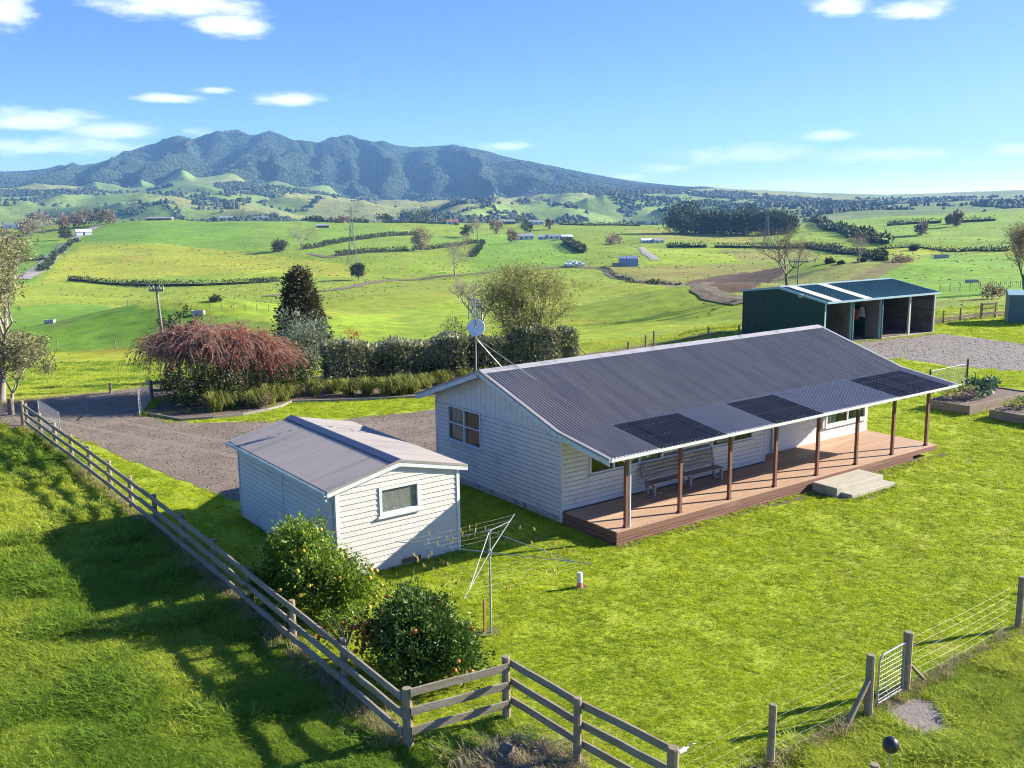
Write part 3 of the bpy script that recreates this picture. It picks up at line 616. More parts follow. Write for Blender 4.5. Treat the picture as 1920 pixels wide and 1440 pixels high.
def window(parent, O, U, N, r, mull=(), trans=(), mt=None, sill=True, curtain=(), glassm=None, fw=.07, room=True):
    # frame proud of the boards, panes set back, sill below, r = (u0, z0, u1, z1)
    O = Vector(O); U = Vector(U); N = Vector(N); mt = mt or M['white']; Z = Vector((0,0,1))
    def bx(mb, a, b, c, d, n0, n1):
        P = [O+U*a+Z*c+N*n0, O+U*b+Z*c+N*n0, O+U*b+Z*d+N*n0, O+U*a+Z*d+N*n0]; mb.ext(P, N*(n1-n0))
    u0, z0, u1, z1 = r; fr = MB()
    bx(fr, u0, u0+fw, z0, z1, -.05, .052); bx(fr, u1-fw, u1, z0, z1, -.05, .052); bx(fr, u0+fw, u1-fw, z1-fw, z1, -.05, .050); bx(fr, u0+fw, u1-fw, z0, z0+fw, -.05, .050)
    w = obj('window', fr, mt, parent)
    us = [u0+fw]+list(mull)+[u1-fw]
    for m_ in mull: b = MB(); bx(b, m_-.035, m_+.035, z0+fw, z1-fw, -.045, .046); obj('mullion', b, mt, w)
    if sill: b = MB(); bx(b, u0-.06, u1+.06, z0-.055, z0-.002, -.02, .10); obj('sill', b, mt, w)
    for i, (a, b_) in enumerate(zip(us[:-1], us[1:])):
        a2 = a+(.035 if i else 0); b2 = b_-(.035 if i < len(us)-2 else 0)
        zs = [z0+fw]+list(trans)+[z1-fw]
        for j, (c, d) in enumerate(zip(zs[:-1], zs[1:])):
            c2 = c+(.025 if j else 0); d2 = d-(.025 if j < len(zs)-2 else 0)
            p = MB(); bx(p, a2, b2, c2, d2, -.022, -.016); pn = obj('pane', p, glassm or M['glass'], w)
        for t_ in trans: b = MB(); bx(b, a2, b2, t_-.025, t_+.025, -.04, .040); obj('transom', b, mt, w)
    for a, b_, c, d in curtain:
        n = max(8, int((b_-a)/.03)); V = []; F = []
        for i in range(n+1):
            q = O+U*(a+(b_-a)*i/n)-N*(.10+.02*math.sin(i*1.9)); V += [q+Z*c, q+Z*d]
        for i in range(n): F.append((2*i, 2*i+2, 2*i+3, 2*i+1))
        obj('curtain', MB().add(V, F), M['curtain'], w)
    return w

# ------------------------------------------------------------------ the house
def house():
    L, W, D, hd = 17.0, 7.5, 2.56, .43
    hs = thing('farmhouse', 'long white weatherboard farmhouse with dark corrugated roof and timber veranda', 'house', (8.5, 3.7, 0))
    zr = lambda y: 3.15+(y+.47)*.318 if y < 3.71 else 4.48-(y-3.71)*.338
    X, Y = Vector((1,0,0)), Vector((0,1,0))
    # gable wall facing the garage (x = 0), u runs along -y so that the wall is seen from outside
    gw = (4.5, 1.52, 6.66, 2.86); holes = [gw]
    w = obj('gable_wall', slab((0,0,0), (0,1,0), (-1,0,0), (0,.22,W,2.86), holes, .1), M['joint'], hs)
    w['label'] = 'shaded gable wall of horizontal boards with vertical boards above'
    tri = MB(); tri.ext([(0,0,2.862),(0,W,2.862),(0,W,zr(W)-.03),(0,3.71,zr(3.7)-.04),(0,0,zr(0)-.03)], (.1,0,0)); obj('gable_infill', tri, M['whitewall'], w)
    clad(w, (0,0,0), (0,1,0), (-1,0,0), 0.0, W, .22, 2.86, .152, M['whitewall'], [gw], th=.024, groove=.017)
    y = 0.0
    while y < W-.02:
        y2 = min(y+.146, W); b = MB(); b.ext([(-.004,y,2.868),(-.004,y2,2.868),(-.004,y2,zr(y2)-.06),(-.004,y,zr(y)-.06)], (-.014 if int(y/.146) % 2 else -.020,0,0)); obj('vertical_board', b, M['whitewall'], w); y += .150
    obj('belt_board', MB().box(-.034,0,2.845,-.002,4.42,2.885), M['whitewall'], w)
    window(hs, (0,0,0), (0,1,0), (-1,0,0), gw, mull=(5.58,), trans=(2.2,), curtain=[(5.62,6.56,1.6,2.78)])
    # corner boards
    obj('corner_board', MB().box(-.056,-.046,.02,-.001,.06,3.2), M['whitewall'], hs); obj('corner_board', MB().box(-.036,W-.06,.02,-.001,W+.03,3.0), M['whitewall'], hs)
    # baseboards with dark gaps under the gable
    obj('foundation', MB().box(.06,.05,-.1,L-.05,W-.05,.4), M['dark'], hs)
    for k, (z0, z1) in enumerate(((.135,.205),(.03,.115),(-.09,.012))): obj('baseboard', MB().box(-.03,-.02,z0,.0,W,z1), M['base'], hs)
    # front wall, left part (y = 0) and right part set back (y = .6)
    w1 = (1.1,1.42,4.38,2.42); w2 = (6.8,1.42,9.0,2.36); pn = (4.44,1.60,6.74,2.9)
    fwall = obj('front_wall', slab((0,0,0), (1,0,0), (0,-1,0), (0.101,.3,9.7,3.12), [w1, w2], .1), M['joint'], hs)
    clad(fwall, (0,0,0), (1,0,0), (0,-1,0), 0.0, 9.7, hd+.01, 3.1, .152, M['whitewall'], [w1, w2, pn], th=.024, groove=.015)
    window(hs, (0,0,0), (1,0,0), (0,-1,0), w1, mull=(2.16,3.3), curtain=[(3.35,4.3,1.5,2.36)]); window(hs, (0,0,0), (1,0,0), (0,-1,0), w2, mull=(7.9,))
    px = pn[0]; i = 0
    while px < pn[2]-.02:
        obj('vertical_board', MB().box(px, -.024 if i % 2 else -.012, pn[1], min(px+.092, pn[2]), -.001, pn[3]), M['cream'], fwall); px += .096; i += 1
    obj('return_wall', MB().box(9.6,.001,.3,9.7,.7,3.12), M['whitewall'], hs); obj('corner_board', MB().box(9.66,-.04,hd,9.74,.0,3.0), M['white'], hs)
    w3 = (14.15,.98,16.85,2.25); dr = (9.95,.44,10.85,2.45)
    rwall = obj('front_wall', slab((0,.6,0), (1,0,0), (0,-1,0), (9.7,.3,L,3.3), [w3, dr], .1), M['whitewall'], hs); rwall['label'] = 'set-back front wall, partly sunlit'
    clad(rwall, (0,.6,0), (1,0,0), (0,-1,0), 9.7, L, hd+.01, 3.3, .152, M['whitewall'], [w3, (dr[0]-.08, dr[1], dr[2]+.08, dr[3]+.08)])
    window(hs, (0,.6,0), (1,0,0), (0,-1,0), w3, mull=(15.6,), curtain=[(14.25,15.0,1.05,2.2)], fw=.09)
    d_ = obj('door', MB().box(dr[0],.62,dr[1],dr[2],.66,dr[3]), M['white'], hs); obj('door_frame', MB().box(dr[0]-.08,.545,dr[1],dr[0],.61,dr[3]+.08).box(dr[2],.545,dr[1],dr[2]+.08,.61,dr[3]+.08).box(dr[0],.546,dr[3],dr[2],.609,dr[3]+.08), M['white'], d_); obj('handle', MB().tube((10.75,.62,1.45),(10.75,.56,1.45),.02), M['galv'], d_)
    obj('shutter', MB().box(13.92,.54,.95,14.06,.575,2.25), M['base'], hs)
    # far gable and back wall
    obj('gable_wall', MB().ext([(L,.6,.2),(L,W,.2),(L,W,zr(W)-.03),(L,3.71,4.44),(L,.6,zr(.6)-.03)], (-.1,0,0)), M['whitewall'], hs)
    obj('back_wall', MB().box(0.101,W-.1,.2,L-.101,W,3.05), M['whitewall'], hs)
    obj('floor', MB().box(.1,.1,.32,L-.1,W-.1,.42), M['interior'], hs)
    obj('partition', MB().box(.12,2.6,.43,L-.12,2.7,3.0), M['interior'], hs)
    # roof
    o = .58; rf = obj('roof', corr(-o, L+o, [(3.71,4.54),(1.6,3.875),(-.62,3.165)]), M['roof'], hs)
    obj('back_sheet', corr(-o, L+o, [(3.71,4.54),(7.97,3.10)]), M['roof'], rf)
    za = lambda y: 3.215+(y+.40)*.1515
    def vs(a, b, name, mt, y0=-.40): return obj(name, corr(a, b, [(y0, za(y0)-.012),(-2.94, za(-2.94)-.012)]), mt, rf)
    segs = [(-o,1.42,0),(1.42,4.33,1),(4.33,6.65,0),(6.65,9.2,1),(9.2,13.7,0),(13.7,17.08,1),(17.08,L+o,0)]
    for a, b, k in segs:
        if not k: vs(a, b, 'veranda_sheet', M['roof'] if a < 0 else M['roofnew'])
        else:
            obj('veranda_sheet', corr(a, b, [(-.40, za(-.40)-.012),(-.84, za(-.84)-.012)]), M['roofnew'], rf)
            n = 5 if b-a > 2.8 else 4; st = (b-a)/n
            for q in range(n):
                lift = .004 if q % 2 else 0; s = obj('smoked_sheet', corr(a+q*st, a+(q+1)*st, [(-.78, za(-.78)+.004+lift),(-2.95, za(-2.95)+.004+lift)]), M['smoke'], rf)
            sc = MB(); k = math.ceil(a/.152)
            while k*.152 < b-.03:
                xx = k*.152
                for yy, sp in ((-1.25,1),(-2.05,1),(-2.80,1)):
                    if random.random() < .86: zz = za(yy)+.017; sc.tube((xx,yy,zz),(xx,yy,zz+.010),.015,.009,5)
                k += 1
            tag(obj('screw_caps', sc, M['screw'], rf), kind='stuff')
    obj('ridge_cap', MB().ext([(-o-.01,3.45,4.475),(-o-.01,3.71,4.585),(-o-.01,3.97,4.475),(-o-.01,3.71,4.57)], (L+2*o+.02,0,0)), M['ridge'], rf)
    for sx, xo in ((0, -o-.03), (1, L+o)):
        for nm, pts in (('barge_board', [(-2.9,za(-2.9)-.03),(-.5,3.175)]), ('barge_board', [(-.5,3.175),(3.71,4.52)]), ('barge_board', [(3.71,4.52),(7.97,3.08)])):
            (y0, z0), (y1, z1) = pts; dz = .19; obj(nm, MB().ext([(xo,y0,z0),(xo,y1,z1),(xo,y1,z1-dz),(xo,y0,z0-dz)], (.03,0,0)), M['barge'] if not sx else M['white'], hs)
            obj('barge_flashing', MB().ext([(xo-.015,y0,z0+.035),(xo-.015,y1,z1+.035),(xo-.015,y1,z1-.03),(xo-.015,y0,z0-.03)], (.012,0,0)).ext([(xo-.015,y0,z0+.046),(xo-.015,y1,z1+.046),(xo-.015,y1,z1+.036),(xo-.015,y0,z0+.036)], (.13,0,0)), M['ridge'] if sx else M['roofnew'], hs)
    obj('fascia', MB().box(-o,-2.885,2.71,L+o,-2.86,2.835), M['white'], hs)
    g = MB(); pr = [(-2.886,2.75),(-2.886,2.842),(-2.894,2.842),(-2.894,2.758),(-2.985,2.762),(-2.992,2.850),(-3.0,2.850),(-2.995,2.752)]
    g.ext([(-o-.02,a,b) for a, b in pr], (L+2*o+.04,0,0)); obj('gutter', g, M['white'], hs)
    obj('back_gutter', MB().box(-o,7.95,2.98,L+o,8.05,3.08), M['white'], hs)
    obj('veranda_beam', MB().box(-.45,-2.46,2.60,L+.45,-2.36,2.745), M['white'], hs)
    for i in range(19): obj('rafter', MB().beam((.02+i*.945,-.05,3.05),(.02+i*.945,-2.86,2.69),.045,.10), M['cream'], hs)
    for i in range(8):
        x = .514+i*2.288; p = obj('veranda_post', MB().box(x-.052,-D+.108,hd,x+.052,-D+.212,2.602), M['post'], hs); obj('post_foot', MB().box(x-.07,-D+.09,hd+.002,x+.07,-D+.23,hd+.05), M['post'], p)
    dp = MB(); dp.path([(.66,-2.92,2.75),(.66,-2.55,2.60),(.645,-2.42,2.5),(.645,-2.42,.44)], .04, 8); obj('downpipe', dp, M['pipe'], hs)
    # deck
    dk = obj('deck', MB().box(.02,-D+.03,.30,L-.02,-.03,.395).box(9.75,-.03,.30,L-.02,.55,.395), M['deckside'], hs)
    y = -D-.02; i = 0
    while y < .58:
        x0 = -.015+random.uniform(0,.01); x1 = L+.02
        if y > -.14: x0 = 9.75
        obj('decking_board', MB().box(x0,y,.398,x1,min(y+.138,.598),hd+random.uniform(-.002,.002)), M['deck'], dk); y += .1445
    for z0, z1, off, m_ in ((.215,.392,.0,'deckside'),(.135,.200,.012,'deckside'),(.035,.118,.02,'deckside'),(-.10,.018,.03,'deckside')):
        x1 = L-1.6 if z0 < .2 else L+.0
        obj('skirt_board', MB().box(-.02-off,-D-.028-off,z0,x1,-D-.002-off,z1), M[m_], dk)
    for z0, z1, off in ((.215,.392,0),(.06,.20,.012),(-.1,.04,.02)): obj('skirt_board', MB().box(-.028-off,-D+.001,z0,-.002-off,-.04,z1), M['deckside'], dk)
    obj('skirt_board', MB().box(L+.002,-D,.215,L+.028,.6,.392), M['deckside'], dk)
    for xx in np.arange(.3, L, 1.7): obj('deck_pile', MB().box(xx,-D+.15,-.1,xx+.12,-D+.27,.30), M['dark'], dk)
    obj('underfloor_screen', MB().box(.05,-D+.05,-.05,L-1.7,-D+.07,.3), M['dark'], dk)
    return hs
house()

def bench():
    t = thing('bench', 'long silvered timber bench standing on the veranda against the wall', 'bench', (5.0,-.5,.43)); z = .43; m = M['greywood']
    for i in range(4): obj('seat_slat', MB().box(3.28,-.73+i*.105,z+.40+.006*(i%2),6.72,-.635+i*.105,z+.445), m, t)
    for i in range(4): y = -.285+.035*i; zz = z+.53+i*.125; obj('back_slat', MB().ext([(3.24,y-.02,zz),(3.24,y+.012,zz),(3.24,y+.04,zz+.095),(3.24,y+.008,zz+.095)], (3.44,0,0)), m, t)
    for x in (3.36, 5.06, 6.60):
        obj('leg', MB().box(x,-.70,z+.002,x+.09,-.60,z+.40), m, t); obj('leg', MB().ext([(x,-.40,z+.002),(x,-.31,z+.002),(x,-.14,z+1.02),(x,-.20,z+1.02),(x,-.30,z+.44)], (.09,0,0)), m, t)
        obj('bearer', MB().box(x-.001,-.72,z+.33,x+.091,-.30,z+.398), m, t)
bench()
def steps():
    t = thing('concrete_steps', 'two pale concrete steps set against the deck edge', 'steps', (10.5,-3.4,0))
    a = MB().box(9.12,-3.66,-.05,11.82,-2.64,.335); b = MB().box(9.36,-4.10,-.05,11.86,-3.662,.16)
    for n, mb in (('upper_step', a), ('lower_step', b)):
        o = obj(n, mb, M['concrete'], t); md = o.modifiers.new('bevel', 'BEVEL'); md.width = .02; md.segments = 2
steps()
def antenna():
    x, y = -.70, 3.72; t = thing('tv_antenna_mast', 'slim aerial mast stayed on the farmhouse ridge', 'aerial', (x, y, 4.45)); zt = 6.98
    obj('mast', MB().tube((x,y,4.38),(x,y,zt),.022,.018,8).tube((x,y,4.38),(x+.16,y+.02,4.30),.022,.022,8), M['galv'], t)
    for q in ((.35,3.72,4.56),(.95,2.55,4.20)): obj('stay', MB().tube((x,y,5.66),q,.014,.014,6), M['galv'], t)
    dn = Vector((-.62,-.70,.35)).normalized(); c = Vector((x-.02,y-.06,6.02)); u = dn.cross(Vector((0,0,1))).normalized(); v = u.cross(dn); V = [c-dn*.07]; F = []; n = 24
    for k in range(1, 5):
        for i in range(n):
            a = 2*math.pi*i/n; r = .30*k/4; V.append(c+(u*math.cos(a)+v*math.sin(a))*r+dn*(.10*(k/4)**2-.07))
    F += [(0, 1+i, 1+(i+1)%n) for i in range(n)]+[(1+k*n+i, 1+(k+1)*n+i, 1+(k+1)*n+(i+1)%n, 1+k*n+(i+1)%n) for k in range(3) for i in range(n)]
    d = obj('dish', MB().add(V, F), M['dish'], t, smooth=True); md = d.modifiers.new('solid', 'SOLIDIFY'); md.thickness = .012
    obj('feed_arm', MB().tube(c-v*.26,c+dn*.28-v*.06,.010).tube(c+dn*.25-v*.06,c+dn*.34-v*.03,.028), M['galvdull'], d)
    # two aerials: a comb of elements each on a boom
    ax = Vector((math.cos(-YAW), math.sin(-YAW), 0)); ay = Vector((math.sin(YAW), math.cos(YAW), 0))
    for k, (off, z0, z1, hw) in enumerate(((-.02, 6.42, 6.96, .22),)):
        bm_ = obj('grid_aerial', MB().tube((x,y,zt-.02),(x,y,zt+.06),.012), M['antenna'], t)
        for s in (-1, 1): obj('boom', MB().tube(Vector((x,y,6.98))+ax*s*.215+ay*.02,Vector((x,y,6.22 if s < 0 else 6.34))+ax*s*.215+ay*.02,.011,.011,6), M['darkmetal'], bm_)
        for i in range(11): zz = 6.36+i*.062; obj('element', MB().tube(Vector((x,y,zz))-ax*.22,Vector((x,y,zz+(.03 if i%3==0 else -.012)))+ax*.22,.0065,.0065,5), M['antenna'], bm_)
        for i in range(4): zz = 6.48+i*.13; obj('bow_element', MB().path([Vector((x,y,zz+.05))-ax*.2-ay*.03,Vector((x,y,zz))-ay*.05,Vector((x,y,zz+.05))+ax*.2-ay*.03], .008, 5), M['antenna'], bm_)
antenna()

# ------------------------------------------------------------------ the garage
def garage():
    x0, x1, y0, y1 = -7.83, -3.96, -.03, 7.08; hw = 2.44; xm = (x0+x1)/2; oh = .30; ze = 2.60; zr_ = 3.10
    g = thing('garage', 'small white weatherboard garage with grey gable roof beside the driveway', 'garage', (xm, 3.5, 0))
    sl = (zr_-ze)/(xm-x0+oh); zt = lambda u: min(ze+(u+oh)*sl, zr_-(u-(xm-x0))*sl) if u > (xm-x0) else ze+(u+oh)*sl
    win = (1.28,1.60,2.58,2.42); W = x1-x0
    def lim(z):
        if z <= ze+oh*sl-.06: return (0.0, W)
        k = (z+.06-ze)/sl-oh; return (max(0, k), min(W, W-k))
    fw_ = obj('front_wall', slab((x0,y0,0), (1,0,0), (0,-1,0), (0,.0,W,hw), [win], .08), M['garagewall'], g); fw_['label'] = 'sunlit gable wall of cream boards with a small window'
    obj('gable_infill', MB().ext([(x0,y0,hw+.002),(x1,y0,hw+.002),(x1,y0,ze+oh*sl-.02),(xm,y0,zr_-.03),(x0,y0,ze+oh*sl-.02)], (0,.08,0)), M['garagewall'], fw_)
    hat = (1.92,.06,2.57,.20)
    clad(fw_, (x0,y0,0), (1,0,0), (0,-1,0), 0, W, .0, zr_-.05, .152, M['garagewall'], [win, hat], lim, .034)
    obj('vent_hatch', MB().box(x0+hat[0],y0-.012,hat[1],x0+hat[2],y0-.004,hat[3]), mat('rusty_vent', (.22,.12,.07), (.14,.075,.05), 12, .9), fw_)
    window(g, (x0,y0,0), (1,0,0), (0,-1,0), win, mt=M['white'], glassm=M['dirtyglass'], fw=.085)
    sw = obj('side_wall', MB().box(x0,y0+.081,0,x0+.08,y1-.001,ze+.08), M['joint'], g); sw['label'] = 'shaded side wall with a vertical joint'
    clad(sw, (x0,0,0), (0,1,0), (-1,0,0), y0, 3.52, .0, ze+.04, .152, M['garageside'], th=.024, groove=.014); clad(sw, (x0,0,0), (0,1,0), (-1,0,0), 3.60, y1, .0, ze+.04, .152, M['garageside'], th=.024, groove=.014)
    obj('cover_strip', MB().box(x0-.040,3.515,0,x0-.002,3.605,ze+.02), M['garageside'], sw)
    obj('side_wall', MB().box(x1-.08,y0+.081,0,x1,y1-.001,ze+.08), M['garagewall'], g); obj('back_wall', MB().box(x0+.081,y1-.08,0,x1-.081,y1,ze+.05), M['garageside'], g)
    for (a, b) in ((x0, y0), (x1, y0), (x0, y1)): obj('corner_board', MB().box(a-.05,b-.05 if b < 1 else b-.03,0,a+.05,b+.04,hw+.12), M['white'], g)
    e = .10; rf = obj('roof', corr(y0-e, y1+e, [(x0-oh,ze+.02),(xm,zr_+.02)], axis='y', amp=.009, pitch=.11), M['garageroof'], g); obj('sunlit_slope', corr(y0-e, y1+e, [(xm,zr_+.02),(x1+oh,ze+.02)], axis='y', amp=.009, pitch=.11), M['garageroof'], rf)
    obj('ridge_cap', MB().ext([(xm-.24,y0-e-.01,zr_-.005),(xm,y0-e-.01,zr_+.06),(xm+.06,y0-e-.01,zr_+.045),(xm,y0-e-.01,zr_+.045)], (0,y1-y0+2*e+.02,0)), M['garageridge'], rf)
    for s in (-1, 1):
        xa = x0-oh if s < 0 else x1+oh
        obj('barge_board', MB().ext([(xa,y0-e-.02,ze-.01),(xm,y0-e-.02,zr_-.01),(xm,y0-e-.02,zr_-.15),(xa,y0-e-.02,ze-.15)], (0,.025,0)), M['white'], g)
        obj('barge_flashing', MB().ext([(xa,y0-e-.03,ze+.04),(xm,y0-e-.03,zr_+.05),(xm,y0-e-.03,zr_-.03),(xa,y0-e-.03,ze-.03)], (0,.008,0)), M['garageroof'], g)
        obj('barge_board', MB().ext([(xa,y1+e,ze-.01),(xm,y1+e,zr_-.01),(xm,y1+e,zr_-.15),(xa,y1+e,ze-.15)], (0,.025,0)), M['white'], g)
    pr = [(x0-oh-.005,ze-.09),(x0-oh-.005,ze),(x0-oh-.015,ze),(x0-oh-.015,ze-.08),(x0-oh-.09,ze-.08),(x0-oh-.09,ze+.005),(x0-oh-.10,ze+.005),(x0-oh-.10,ze-.09)]
    obj('gutter', MB().ext([(a,y0-e-.02,b) for a, b in pr], (0,y1-y0+2*e+.04,0)), M['barge'], g)
    obj('fascia', MB().box(x0-oh,y0-e,ze-.12,x0-oh+.02,y1+e,ze-.005), M['barge'], g); obj('fascia', MB().box(x1+oh-.02,y0-e,ze-.12,x1+oh,y1+e,ze-.005), M['white'], g)
    obj('downpipe', MB().path([(x0-oh-.05,y0+.02,ze-.08),(x0-oh-.05,y0+.02,ze-.2),(x0-.09,y0+.12,ze-.42),(x0-.09,y0+.12,.05)], .038, 8), M['barge'], g)
garage()

# ------------------------------------------------------------------ the green implement shed
def shed():
    A = Vector((49.75,17.25,0)); B = Vector((38.0,18.35,0)); U = (B-A).normalized(); Nn = Vector((-U.y, U.x, 0)); 
    if Nn.y < 0: Nn = -Nn
    L = (B-A).length; dep = 7.9; he, hr, hb = 3.0, 3.72, 3.25
    s = thing('implement_shed', 'dark green steel implement shed with open bays behind the farmhouse', 'shed', tuple((A+B)/2+Nn*4))
    P = lambda u, v, z: A+U*u+Nn*v+Vector((0,0,z))
    hz = lambda v: he+(hr-he)*v/4.2 if v < 4.2 else hr-(hr-hb)*(v-4.2)/(dep-4.2)
    def wall(name, poly, d, mt): return obj(name, MB().ext(poly, d), mt, s)
    ew = wall('end_wall', [P(L,0,0),P(L,dep,0),P(L,dep,hb),P(L,4.2,hr),P(L,0,he)], U*.05, M['shedgreen'])
    for k in range(33):
        v = .12+k*.24; obj('rib', MB().ext([P(L+.051/1,v,.02),P(L+.051,v+.05,.02),P(L+.051,v+.05,hz(v)-.06),P(L+.051,v,hz(v)-.06)], U*.025), M['shedgreen'], ew)
    wall('end_wall', [P(0,0,0),P(0,dep,0),P(0,dep,hb),P(0,4.2,hr),P(0,0,he)], -U*.05, M['shedin'])
    bw = wall('back_wall', [P(0,dep,0),P(L,dep,0),P(L,dep,hb),P(0,dep,hb)], -Nn*.05, M['shedin'])
    for z in (.9, 1.7, 2.5): obj('girt', MB().beam(P(.05,dep-.12,z),P(L-.05,dep-.12,z),.05,.12), M['farbrown'], bw); obj('girt', MB().beam(P(.1,.2,z),P(.1,dep-.2,z),.05,.12), M['farbrown'], s)
    for u in (6.0, 9.0): wall('bay_partition', [P(u,.15,0),P(u,dep-.1,0),P(u,dep-.1,hb-.1),P(u,4.2,hr-.15),P(u,.15,he-.15)], U*.05, M['shedin'])
    rf = obj('roof', MB().ext([P(-.15,-.2,he+.02),P(L+.12,-.2,he+.02),P(L+.12,4.2,hr+.05),P(-.15,4.2,hr+.05)], (0,0,.03)), M['shedroof'], s)
    obj('back_slope', MB().ext([P(-.15,4.201,hr+.05),P(L+.12,4.201,hr+.05),P(L+.12,dep+.15,hb+.02),P(-.15,dep+.15,hb+.02)], (0,0,.03)), M['shedroof'], rf)
    for k in range(48):
        u = .05+k*(L/48); obj('roof_rib', MB().ext([P(u,-.2,he+.052),P(u+.04,-.2,he+.052),P(u+.04,4.15,hr+.08),P(u,4.15,hr+.08)], (0,0,.022)), M['shedroof'], rf)
    for u in (7.3, 10.4): obj('clear_strip', MB().ext([P(u,-.21,he+.056),P(u+.85,-.21,he+.056),P(u+.85,4.16,hr+.086),P(u,4.16,hr+.086)], (0,0,.03)), M['clear'], rf)
    obj('ridge_cap', MB().beam(P(-.16,4.2,hr+.10),P(L+.13,4.2,hr+.10),.4,.05), M['bluetrim'], rf)
    for u in (-.16, L+.11): obj('barge_trim', MB().ext([P(u,-.22,he+.09),P(u,4.2,hr+.12),P(u,dep+.15,hb+.09),P(u,dep+.15,hb-.06),P(u,4.2,hr-.05),P(u,-.22,he-.06)], U*.04), M['bluetrim'], s)
    obj('gutter', MB().beam(P(-.15,-.27,he+.0),P(L+.12,-.27,he+.0),.12,.13), M['bluetrim'], s)
    for u, wd, m_ in ((0.06,.14,'galvdull'),(2.85,.15,'clear'),(5.95,.30,'bluetrim'),(9.0,.30,'bluetrim'),(L-.06,.14,'bluetrim')):
        p = obj('bay_post', MB().beam(P(u,.05,0),P(u,.05,he-.08),wd,.14,up=tuple(Nn)), M[m_], s)
        if m_ == 'bluetrim' and wd > .2: obj('door_jamb', MB().beam(P(u,-.06,0),P(u,-.06,he-.1),.10,.05,up=tuple(Nn)), M['shedgreen'], p)
    fl = obj('floor_slab', MB().ext([P(.0,.0,.02),P(L,.0,.02),P(L,dep-.06,.02),P(.0,dep-.06,.02)], (0,0,.05)), M['gravel'], s); obj('threshold', MB().beam(P(.1,-.06,.05),P(6,-.06,.05),.12,.10), M['concrete'], fl)
    dr = obj('inner_door', MB().ext([P(6.056,1.3,.07),P(6.056,3.1,.07),P(6.056,3.1,2.25),P(6.056,1.3,2.25)], U*.04), M['shedgreen'], s)
    obj('floodlight', MB().beam(P(L+.09,2.0,hr-.35),P(L+.30,2.0,hr-.40),.34,.22), M['galvdull'], s)
    # coats on the door
    for k, (vv, c, z, h_) in enumerate(((1.6,(.45,.44,.40),1.5,.75),(2.15,(.50,.07,.04),1.25,.75),(2.7,(.40,.40,.38),1.65,.5))):
        q = P(6.17,vv,z); c_ = MB(); n = 8
        for i in range(n):
            a0 = 2*math.pi*i/n
        V = [q+Nn*(.22*(1+.25*kk)*math.cos(2*math.pi*i/8))+U*(.05*math.sin(2*math.pi*i/8))+Vector((0,0,h_*(1-kk/3))) for kk in range(4) for i in range(8)]
        c_.add(V, [(kk*8+i, kk*8+(i+1)%8, (kk+1)*8+(i+1)%8, (kk+1)*8+i) for kk in range(3) for i in range(8)]+[tuple(range(8))])
        tag(obj('coat', c_, mat('coat_cloth', c, rough=.9), smooth=True), ('pale coat hanging on the green inner door, nearest the bay opening', 'red coat hanging in the middle of the green inner door', 'short grey coat hanging on the green inner door, deepest in the bay')[k], 'coat')
shed()
def garden_shed():
    a = gnd(1889,606); A = Vector((a[0], a[1], 0)); t = thing('garden_shed', 'small blue-green steel garden shed cut by the right picture edge', 'shed', tuple(A))
    U = Vector((.55,-.83,0)).normalized(); V_ = Vector((.83,.55,0)); P = lambda u, v, z: A+U*u+V_*v+Vector((0,0,z)); w, d, h = 3.2, 2.4, 2.25
    bd = obj('wall', MB().ext([P(0,0,0),P(w,0,0),P(w,d,0),P(0,d,0)], (0,0,h)), M['tankgreen'], t)
    for k in range(20): obj('rib', MB().beam(P(.08+k*.16,-.012,.03),P(.08+k*.16,-.012,h-.03),.04,.024,up=tuple(V_)), M['tankgreen'], bd)
    obj('roof', MB().ext([P(-.1,-.1,h),P(w+.1,-.1,h),P(w+.1,d/2,h+.3),P(-.1,d/2,h+.3)], (0,0,.04)).ext([P(-.1,d/2+.002,h+.3),P(w+.1,d/2+.002,h+.3),P(w+.1,d+.1,h),P(-.1,d+.1,h)], (0,0,.04)), M['bluetrim'], t)
    obj('door_trim', MB().beam(P(1.2,-.04,.05),P(1.2,-.04,h-.15),.08,.03,up=tuple(V_)), M['clear'], t)
garden_shed()

# ------------------------------------------------------------------ fences and gates
def fpost(parent, x, y, h, r=.07, mt='oldwood', name='post', n=10, z=-.1):
    mb = MB(); a = random.uniform(-.012,.012); b = random.uniform(-.012,.012); z0 = float(H(x, y)); mb.tube((x,y,z0+z),(x+a,y+b,z0+h-.02),r*1.05,r,n).tube((x+a,y+b,z0+h-.02),(x+a,y+b,z0+h),r,r*.88,n)
    return obj(name, mb, M[mt], parent)
def rail(parent, p0, p1, w=.15, t=.045, mt='railwood'):
    mb = MB(); p0 = Vector(p0); p1 = Vector(p1); d = p1-p0; n = 5; pr = None
    s = [random.uniform(-.008,.008) for _ in range(n+1)]
    for i in range(n):
        a = p0+d*i/n+Vector((0,0,s[i])); b = p0+d*(i+1)/n+Vector((0,0,s[i+1]))
        sd = Vector((d.y,-d.x,0)).normalized()*(t/2); hh = Vector((0,0,w/2)); o = len(mb.v)
        if i == 0: mb.v += [tuple(a-sd-hh), tuple(a+sd-hh), tuple(a+sd+hh), tuple(a-sd+hh)]
        mb.v += [tuple(b-sd-hh), tuple(b+sd-hh), tuple(b+sd+hh), tuple(b-sd+hh)]; k = i*4
        mb.f += [(k+j, k+(j+1)%4, k+4+(j+1)%4, k+4+j) for j in range(4)]
    mb.f += [(3,2,1,0), (n*4,n*4+1,n*4+2,n*4+3)]
    return obj('rail', mb, M[mt], parent)
def wire(parent, pts, r=.002, mt='wire', name='wire'): return obj(name, MB().path(pts, r, 4), M[mt], parent)
